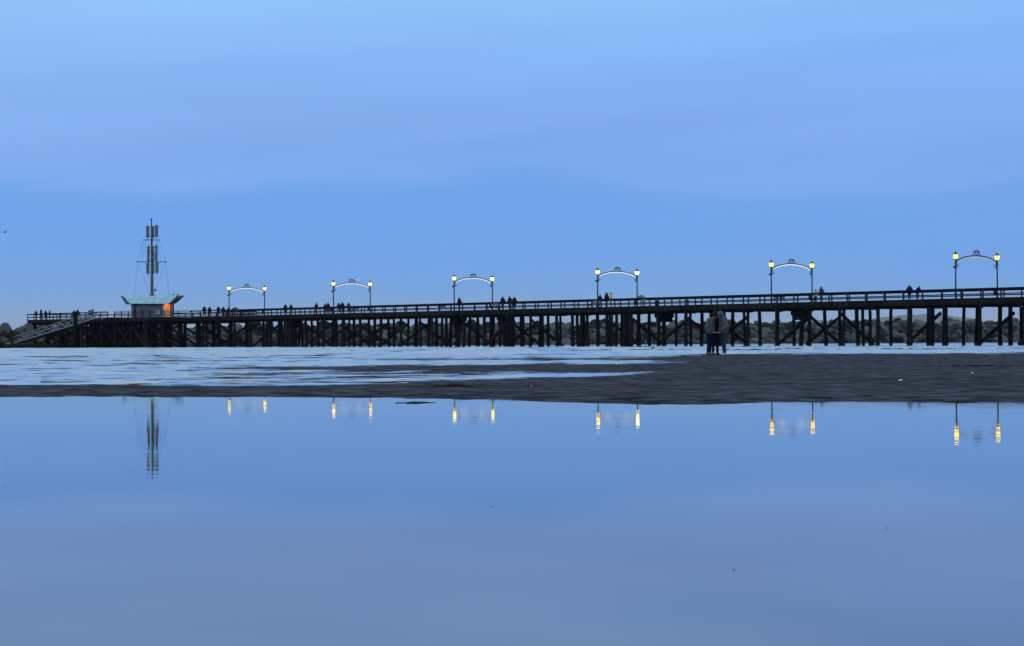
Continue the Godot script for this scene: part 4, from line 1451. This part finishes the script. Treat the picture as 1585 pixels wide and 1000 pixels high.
func people() -> void:
	M.skin = paint(0.19, 0.12, 0.09, 0.6)
	var poses := {
		"stand": {"hem": 0.82, "hood": 1, "pockets": true, "bulk": 0.03, "elL": Vector3(0.27, 1.15, -0.06), "elR": Vector3(-0.27, 1.15, -0.06), "wrL": Vector3(0.19, 0.97, 0.10), "wrR": Vector3(-0.19, 0.97, 0.10)},
		"coat": {"hem": 0.62, "hair": 2, "bulk": 0.032, "knL": Vector3(0.10, 0.49, 0.05), "anL": Vector3(0.105, 0.085, 0.04), "toeL": Vector3(0.13, 0.035, 0.21)},
		"hooded": {"hem": 0.78, "hood": 2, "pockets": true, "bulk": 0.038, "elL": Vector3(0.28, 1.16, -0.05), "elR": Vector3(-0.28, 1.16, -0.05), "wrL": Vector3(0.19, 0.99, 0.12), "wrR": Vector3(-0.19, 0.99, 0.12)},
		"walk": {"hem": 0.82, "bulk": 0.028, "knL": Vector3(0.10, 0.50, 0.19), "anL": Vector3(0.10, 0.10, 0.28), "toeL": Vector3(0.12, 0.07, 0.45), "knR": Vector3(-0.10, 0.48, -0.05), "anR": Vector3(-0.10, 0.13, -0.32), "toeR": Vector3(-0.12, 0.04, -0.18), "wrL": Vector3(0.23, 0.92, -0.16), "wrR": Vector3(-0.23, 0.95, 0.22)},
		"lean": {"hem": 0.84, "hair": 3, "bulk": 0.028, "chest": Vector3(0, 1.27, 0.12), "neck": Vector3(0, 1.42, 0.22), "head": Vector3(0, 1.555, 0.28), "nod": 0.25, "shL": Vector3(0.185, 1.38, 0.19), "shR": Vector3(-0.185, 1.38, 0.19), "elL": Vector3(0.24, 1.13, 0.30), "elR": Vector3(-0.24, 1.13, 0.30), "wrL": Vector3(0.10, 1.10, 0.48), "wrR": Vector3(-0.10, 1.10, 0.48)},
		"phone": {"hem": 0.84, "hair": 1, "bulk": 0.026, "nod": 0.3, "elR": Vector3(-0.26, 1.17, 0.04), "wrR": Vector3(-0.12, 1.26, 0.24), "elL": Vector3(0.25, 1.16, 0.02), "wrL": Vector3(0.08, 1.20, 0.24)}}
	var shapes := {}
	for k in poses:
		shapes[k] = person_shapes(poses[k], 0.028)
	var black := [0.012, 0.012, 0.015]
	var navy := [0.015, 0.018, 0.035]
	var brown := [0.025, 0.018, 0.015]
	var grey := [0.045, 0.05, 0.06]
	var walkers := "people walking on the pier"
	var gazers := "people on the pier head"
	# s, v, height, pose, facing in degrees from the shore direction, coat, label, group
	var crowd := [
		[-136.2, -6.5, 1.72, "stand", 100, black, "leftmost person on the pier head, in black, hands in pockets", gazers],
		[-135.2, -6.0, 1.88, "hooded", 60, black, "tall hooded person second from the left end of the pier head", gazers],
		[-132.7, -6.3, 1.70, "coat", 200, navy, "person in a long dark coat third from the pier's left end", gazers],
		[-131.7, -6.0, 1.68, "stand", 240, brown, "person in brown close behind the long-coated figure on the pier head", gazers],
		[-126.2, -6.5, 1.18, "phone", 80, black, "small child alone at the pier head rail above the gangway", gazers],
		[-120.8, -6.8, 1.58, "lean", 90, black, "person leaning on the rail left of the guide pile top", gazers],
		[-119.7, -6.4, 1.66, "hooded", 110, navy, "hooded person at the rail right of the guide pile top", gazers],
		[-115.3, -6.3, 1.58, "phone", 300, black, "person looking at a phone near the top of the gangway", gazers],
		[-113.6, -6.6, 1.66, "coat", 120, brown, "person in a long brown coat nearest the gangway's upper end", gazers],
		[-97.98, -6.6, 1.58, "stand", 90, black, "dark figure standing against the hut's left wall", gazers],
		[-89.9, 2.0, 1.86, "walk", 0, black, "tall walker leaving the hut, left of a pair", walkers],
		[-89.4, 2.7, 1.76, "coat", 0, brown, "long-coated walker beside the tall one leaving the hut", walkers],
		[-87.0, 3.0, 1.74, "hooded", 180, black, "lone hooded walker between the hut and the farthest arch", walkers],
		[-83.6, 2.0, 1.68, "stand", 0, navy, "person standing just left of the farthest arch's left post", walkers],
		[-83.3, 2.8, 1.60, "coat", 20, black, "shorter person touching the farthest arch's left post", walkers],
		[-64.9, 2.5, 1.76, "coat", 0, black, "left one of the pair midway between the first two arches", walkers],
		[-62.4, 2.0, 1.72, "walk", 0, navy, "right one of the pair midway between the first two arches", walkers],
		[-54.1, 1.5, 1.80, "phone", 270, black, "person with raised arm left of the second arch", walkers],
		[-53.2, 2.5, 1.66, "stand", 180, brown, "shorter one of a close couple left of the second arch", walkers],
		[-51.6, 2.0, 1.78, "coat", 180, [0.03, 0.012, 0.015], "taller one of a close couple left of the second arch, in maroon", walkers],
		[-50.9, 2.3, 1.17, "stand", 180, black, "small child beside the second arch's left post", walkers],
		[-49.5, 2.6, 1.74, "walk", 180, black, "first walker right of the second arch's left post", walkers],
		[-47.5, 2.0, 1.76, "hooded", 0, black, "hooded middle walker under the second arch", walkers],
		[-46.1, 2.2, 1.70, "coat", 180, grey, "grey-coated walker beside the bench under the second arch", walkers],
		[-15.66, 0.9, 1.86, "hooded", 270, black, "lone hooded figure at the rail by the third arch's left post", walkers],
		[-7.4, 2.3, 1.84, "hooded", 180, black, "left one of three dark figures right of the third arch", walkers],
		[-6.3, 2.7, 1.88, "stand", 180, navy, "middle one of three dark figures right of the third arch", walkers],
		[-4.7, 2.3, 1.80, "coat", 180, black, "right one of three dark figures right of the third arch", walkers],
		[13.6, 2.2, 1.78, "lean", 0, black, "person half hidden by the fourth arch's left post", walkers],
		[15.2, 2.2, 1.94, "hooded", 200, [0.02, 0.012, 0.018], "dark hooded figure left of the cream-coated walker", walkers],
		[16.35, 2.0, 1.92, "stand", 230, [0.55, 0.46, 0.24], "walker in a cream coat under the fourth arch", walkers],
		[53.0, 2.6, 1.56, "stand", 180, [0.35, 0.37, 0.40], "small person in a white top right of the fifth arch", walkers],
		[54.3, 2.2, 1.84, "stand", 180, [0.05, 0.06, 0.085], "taller person in slate blue beside the small one in white", walkers],
		[68.6, 1.6, 1.68, "hooded", 300, black, "left one of the pair on the deck nearest the right edge", walkers],
		[69.5, 1.9, 1.62, "lean", 0, black, "right one of the pair on the deck, leaning forward", walkers]]
	for q in crowd:
		var f := Basis(Vector3.UP, PIER_TURN + PI / 2.0 + deg_to_rad(q[4])) * Basis().scaled(Vector3.ONE * q[2] / 1.76)
		var o := thing("person", q[6], "person", Transform3D(f, pier(q[0], q[1], DECK)), q[7])
		var legs: Array = [black, navy, [0.02, 0.02, 0.025]][rng.randi() % 3]
		dress(o, shapes[q[3]], q[5], legs, black, [[0.012, 0.01, 0.009], [0.02, 0.013, 0.01]][rng.randi() % 2])
	sand_trio()


func sand_trio() -> void:
	var trio := "three people huddled together on the sand"
	# left: grey hoodie, head bowed to the right, left arm hanging
	var left := {"hem": 0.93, "hood": 1, "bulk": 0.026, "hair": 1, "nod": 0.85, "turn": 0.35, "pockets": true, "chest": Vector3(0.0, 1.29, 0.05), "neck": Vector3(0, 1.45, 0.11), "head": Vector3(0.0, 1.545, 0.22),
		"shL": Vector3(0.185, 1.40, 0.07), "shR": Vector3(-0.185, 1.40, 0.07), "elR": Vector3(-0.25, 1.13, 0.0), "wrR": Vector3(-0.235, 0.90, 0.04), "elL": Vector3(0.25, 1.13, 0.06), "wrL": Vector3(0.15, 0.98, 0.17)}
	var mid := {"pockets": true, "hem": 0.93, "bulk": 0.03, "hair": 3, "nod": 0.45, "turn": -0.2, "head": Vector3(0, 1.60, 0.07), "neck": Vector3(0, 1.465, 0.02), "elL": Vector3(0.24, 1.15, 0.08), "wrL": Vector3(0.07, 1.14, 0.30), "elR": Vector3(-0.24, 1.15, 0.08), "wrR": Vector3(-0.06, 1.12, 0.30)}
	var right := {"hem": 0.93, "hood": 2, "bulk": 0.026, "nod": 0.55, "chest": Vector3(0, 1.29, 0.03), "neck": Vector3(0, 1.46, 0.07), "pockets": true, "head": Vector3(0, 1.575, 0.21), "shL": Vector3(0.185, 1.41, 0.04), "shR": Vector3(-0.185, 1.41, 0.04),
		"elL": Vector3(0.25, 1.13, 0.02), "wrL": Vector3(0.15, 0.98, 0.16), "elR": Vector3(-0.25, 1.13, 0.02), "wrR": Vector3(-0.15, 0.98, 0.16), "knL": Vector3(0.10, 0.49, 0.05), "anL": Vector3(0.12, 0.085, 0.03), "toeL": Vector3(0.15, 0.035, 0.2), "anR": Vector3(-0.11, 0.085, -0.06), "toeR": Vector3(-0.13, 0.035, 0.11)}
	var specs := [
		[left, Vector3(6.98, 0.016, -80.7), 60.0, 1.52, [0.085, 0.092, 0.112], [0.009, 0.011, 0.034], [0.08, 0.08, 0.09], [0.012, 0.01, 0.01], "person in a grey hoodie and navy jeans, leftmost of the trio on the sand"],
		[mid, Vector3(7.24, 0.016, -81.15), 25.0, 1.56, [0.012, 0.007, 0.010], [0.010, 0.011, 0.018], [0.014, 0.014, 0.016], [0.03, 0.008, 0.010], "person in a dark maroon jacket and cap, middle of the trio on the sand"],
		[right, Vector3(7.52, 0.016, -80.75), -66.0, 1.55, [0.098, 0.100, 0.122], [0.026, 0.045, 0.075], [0.45, 0.47, 0.5], [0.02, 0.02, 0.02], "person with grey hood up, blue jeans and white trainers, rightmost of the trio"]]
	for q in specs:
		var sh := person_shapes(q[0], 0.019)
		var o := thing("person", q[8], "person", Transform3D(Basis(Vector3.UP, deg_to_rad(q[2])) * Basis().scaled(Vector3(0.92, 1, 0.92) * q[3] / 1.72), q[1]), trio)
		dress(o, sh, q[4], q[5], q[6], q[7])
		if q[0] == mid:   # pale shirt tail under the jacket
			var hem := MB.new()
			var pts := []
			for i in 25:
				var a := TAU * i / 24.0
				pts.append(Vector3(0.226 * cos(a), 0.885, 0.152 * sin(a)))
			hem.tube(pts, [0.024], 6, false)
			part("shirt_hem", hem.mesh(), paint(0.6, 0.62, 0.66, 0.9), o)


# ---------------------------------------------------------------- birds and small things
func gull_shape(flying: bool) -> ArrayMesh:   # about 0.4 m long, facing +x, feet at the origin
	var b := [[Vector3(-0.10, 0.17, 0), Vector3(0.06, 0.20, 0), 0.05, 0.075], [Vector3(-0.10, 0.17, 0), Vector3(-0.22, 0.16, 0), 0.045, 0.018], [Vector3(0.08, 0.22, 0), Vector3(0.13, 0.30, 0), 0.05, 0.038], [Vector3(0.13, 0.305, 0), Vector3(0.145, 0.31, 0), 0.042, 0.04], [Vector3(0.17, 0.305, 0), Vector3(0.225, 0.292, 0), 0.014, 0.008]]
	for s in [-1.0, 1.0]:
		if flying:
			b.append([Vector3(0.04, 0.22, s * 0.05), Vector3(0.08, 0.31, s * 0.26), 0.045, 0.03])
			b.append([Vector3(0.08, 0.31, s * 0.26), Vector3(-0.03, 0.27, s * 0.52), 0.03, 0.012])
		else:
			b.append([Vector3(0.04, 0.215, s * 0.05), Vector3(-0.24, 0.185, s * 0.03), 0.045, 0.012])
			b.append([Vector3(0.0, 0.13, s * 0.03), Vector3(0.0, 0.012, s * 0.03), 0.012, 0.010])
			b.append([Vector3(0.0, 0.010, s * 0.03), Vector3(0.045, 0.008, s * 0.035), 0.011, 0.009])
	return as_mesh(nets(b, 0.011, 0.012))


func birds_and_bits() -> void:
	var dark := paint(0.03, 0.032, 0.036, 0.8)
	var grey := paint(0.16, 0.17, 0.18, 0.8)
	var still := gull_shape(false)
	var fly := gull_shape(true)
	var hut := Transform3D(Basis(Vector3.UP, -1.276), Vector3(-61.3, DECK, -388.0))
	var spots := [
		[still, dark, hut * Vector3(0.6, 3.845, -3.55), 0.4, 1.0, "dark gull perched on the left fin of the hut roof"],
		[still, dark, hut * Vector3(0.6, 3.845, -4.28), 2.6, 1.0, "dark gull perched on the right fin of the hut roof"],
		[fly, dark, Vector3(-111.2, 25.0, -500.0), 0.4, 1.7, "lone gull flying in the left of the sky"],
		[still, grey, Vector3(8.8, -0.01, -142.5), 0.9, 0.85, "gull standing in the shallows left of the trio"]]
	for q in spots:
		tag(part("seagull", q[0], q[1], self, Transform3D(Basis(Vector3.UP, q[3]).scaled(Vector3.ONE * q[4]), q[2])), q[5], "bird")
	# shells: small fluted half cups
	var shell := MB.new()
	for i in 12:
		var a0 := -1.2 + 2.4 * i / 12.0
		var a1 := -1.2 + 2.4 * (i + 1) / 12.0
		var pts := []
		for k in 4:
			var t := k / 3.0
			for a in [a0, a1]:
				var r := t * (1.0 + 0.05 * (1.0 if a == a0 else -1.0))
				pts.append(Vector3(sin(a) * r, 0.42 * sin(t * PI * 0.75) * cos(a * 0.9), cos(a) * r - 0.5))
		for k in 3:
			shell.quad(pts[2 * k], pts[2 * k + 1], pts[2 * k + 3], pts[2 * k + 2])
	var shell_mesh := shell.mesh()
	var pale := paint(0.75, 0.74, 0.72, 0.5)
	for q in [[4.33, 25.4, 0.028, 0.4, "broken white shell lying on the right of the sand"], [6.26, 31.0, 0.028, 1.4, "small pale shell near the right edge of the sand"], [2.13, 46.5, 0.05, 2.0, "white shell far out on the sand tongue left of the trio"], [0.19, 22.9, 0.022, 2.9, "pale shell on the sand near the middle of the pool's edge"]]:
		tag(part("seashell", shell_mesh, pale, self, Transform3D(Basis.from_euler(Vector3(0.5, q[3], 0.3)).scaled(Vector3.ONE * q[2]), Vector3(q[0], 0.038, -q[1]))), q[4], "shell", "white shells scattered on the sand")
	# seaweed: heaps of wet fronds
	var weed := paint(0.012, 0.012, 0.012, 0.6)
	var heaps := [[-0.62, 23.4, 0.20, 0.034, 40, 0.028, "dark heap of seaweed on the sand near mid-frame"], [-0.78, 18.1, 0.13, 0.012, 24, -0.002, "low dark seaweed islet awash at the pool's edge"], [8.2, 40.5, 1.0, 0.026, 90, 0.026, "long dark line of seaweed stranded across the right of the sand"], [3.45, 17.6, 0.10, 0.010, 16, 0.0, "thin scraps of weed afloat by the pool's right shore"]]
	for q in heaps:
		var b := MB.new()
		for i in int(q[4]):
			var t := rng.randf_range(-1.0, 1.0)
			var p := Vector3(t * q[2], 0, rng.randf_range(-0.1, 0.1))
			var hh: float = q[3] * rng.randf_range(0.4, 1.0) * (1.0 - 0.6 * absf(t))
			var w: float = rng.randf_range(0.02, 0.06) * (1.0 + q[2])
			b.tube([p + Vector3(-w, 0, 0), p + Vector3(-w * 0.4, hh, rng.randf_range(-0.02, 0.02)), p + Vector3(w * 0.3, hh * 0.8, 0), p + Vector3(w, 0, 0.01)], [0.004, hh * 0.35, hh * 0.3, 0.004], 5)
		tag(part("seaweed", b.mesh(), weed, self, Transform3D(Basis(), Vector3(q[0], q[5], -q[1]))), q[6], "seaweed")
	# twigs afloat
	for q in [[-0.06, 6.56, "tiny floating twig in the middle of the pool"], [0.456, 4.71, "tiny floating twig in the lower right of the pool"], [0.945, 5.75, "tiny curled twig afloat right of the pool's middle"], [-1.69, 7.6, "tiny dark speck of twig at the pool's left edge"]]:
		var b := MB.new()
		b.tube([Vector3(-0.006, 0.0005, 0), Vector3(0, 0.003, 0.001), Vector3(0.006, 0.001, 0)], [0.0006, 0.0015, 0.0005], 5)
		tag(part("floating_twig", b.mesh(), weed, self, Transform3D(Basis(Vector3.UP, rng.randf() * 0.6).scaled(Vector3(0.55, 0.5, 0.55)), Vector3(q[0], 0.0, -q[1]))), q[2], "twig")
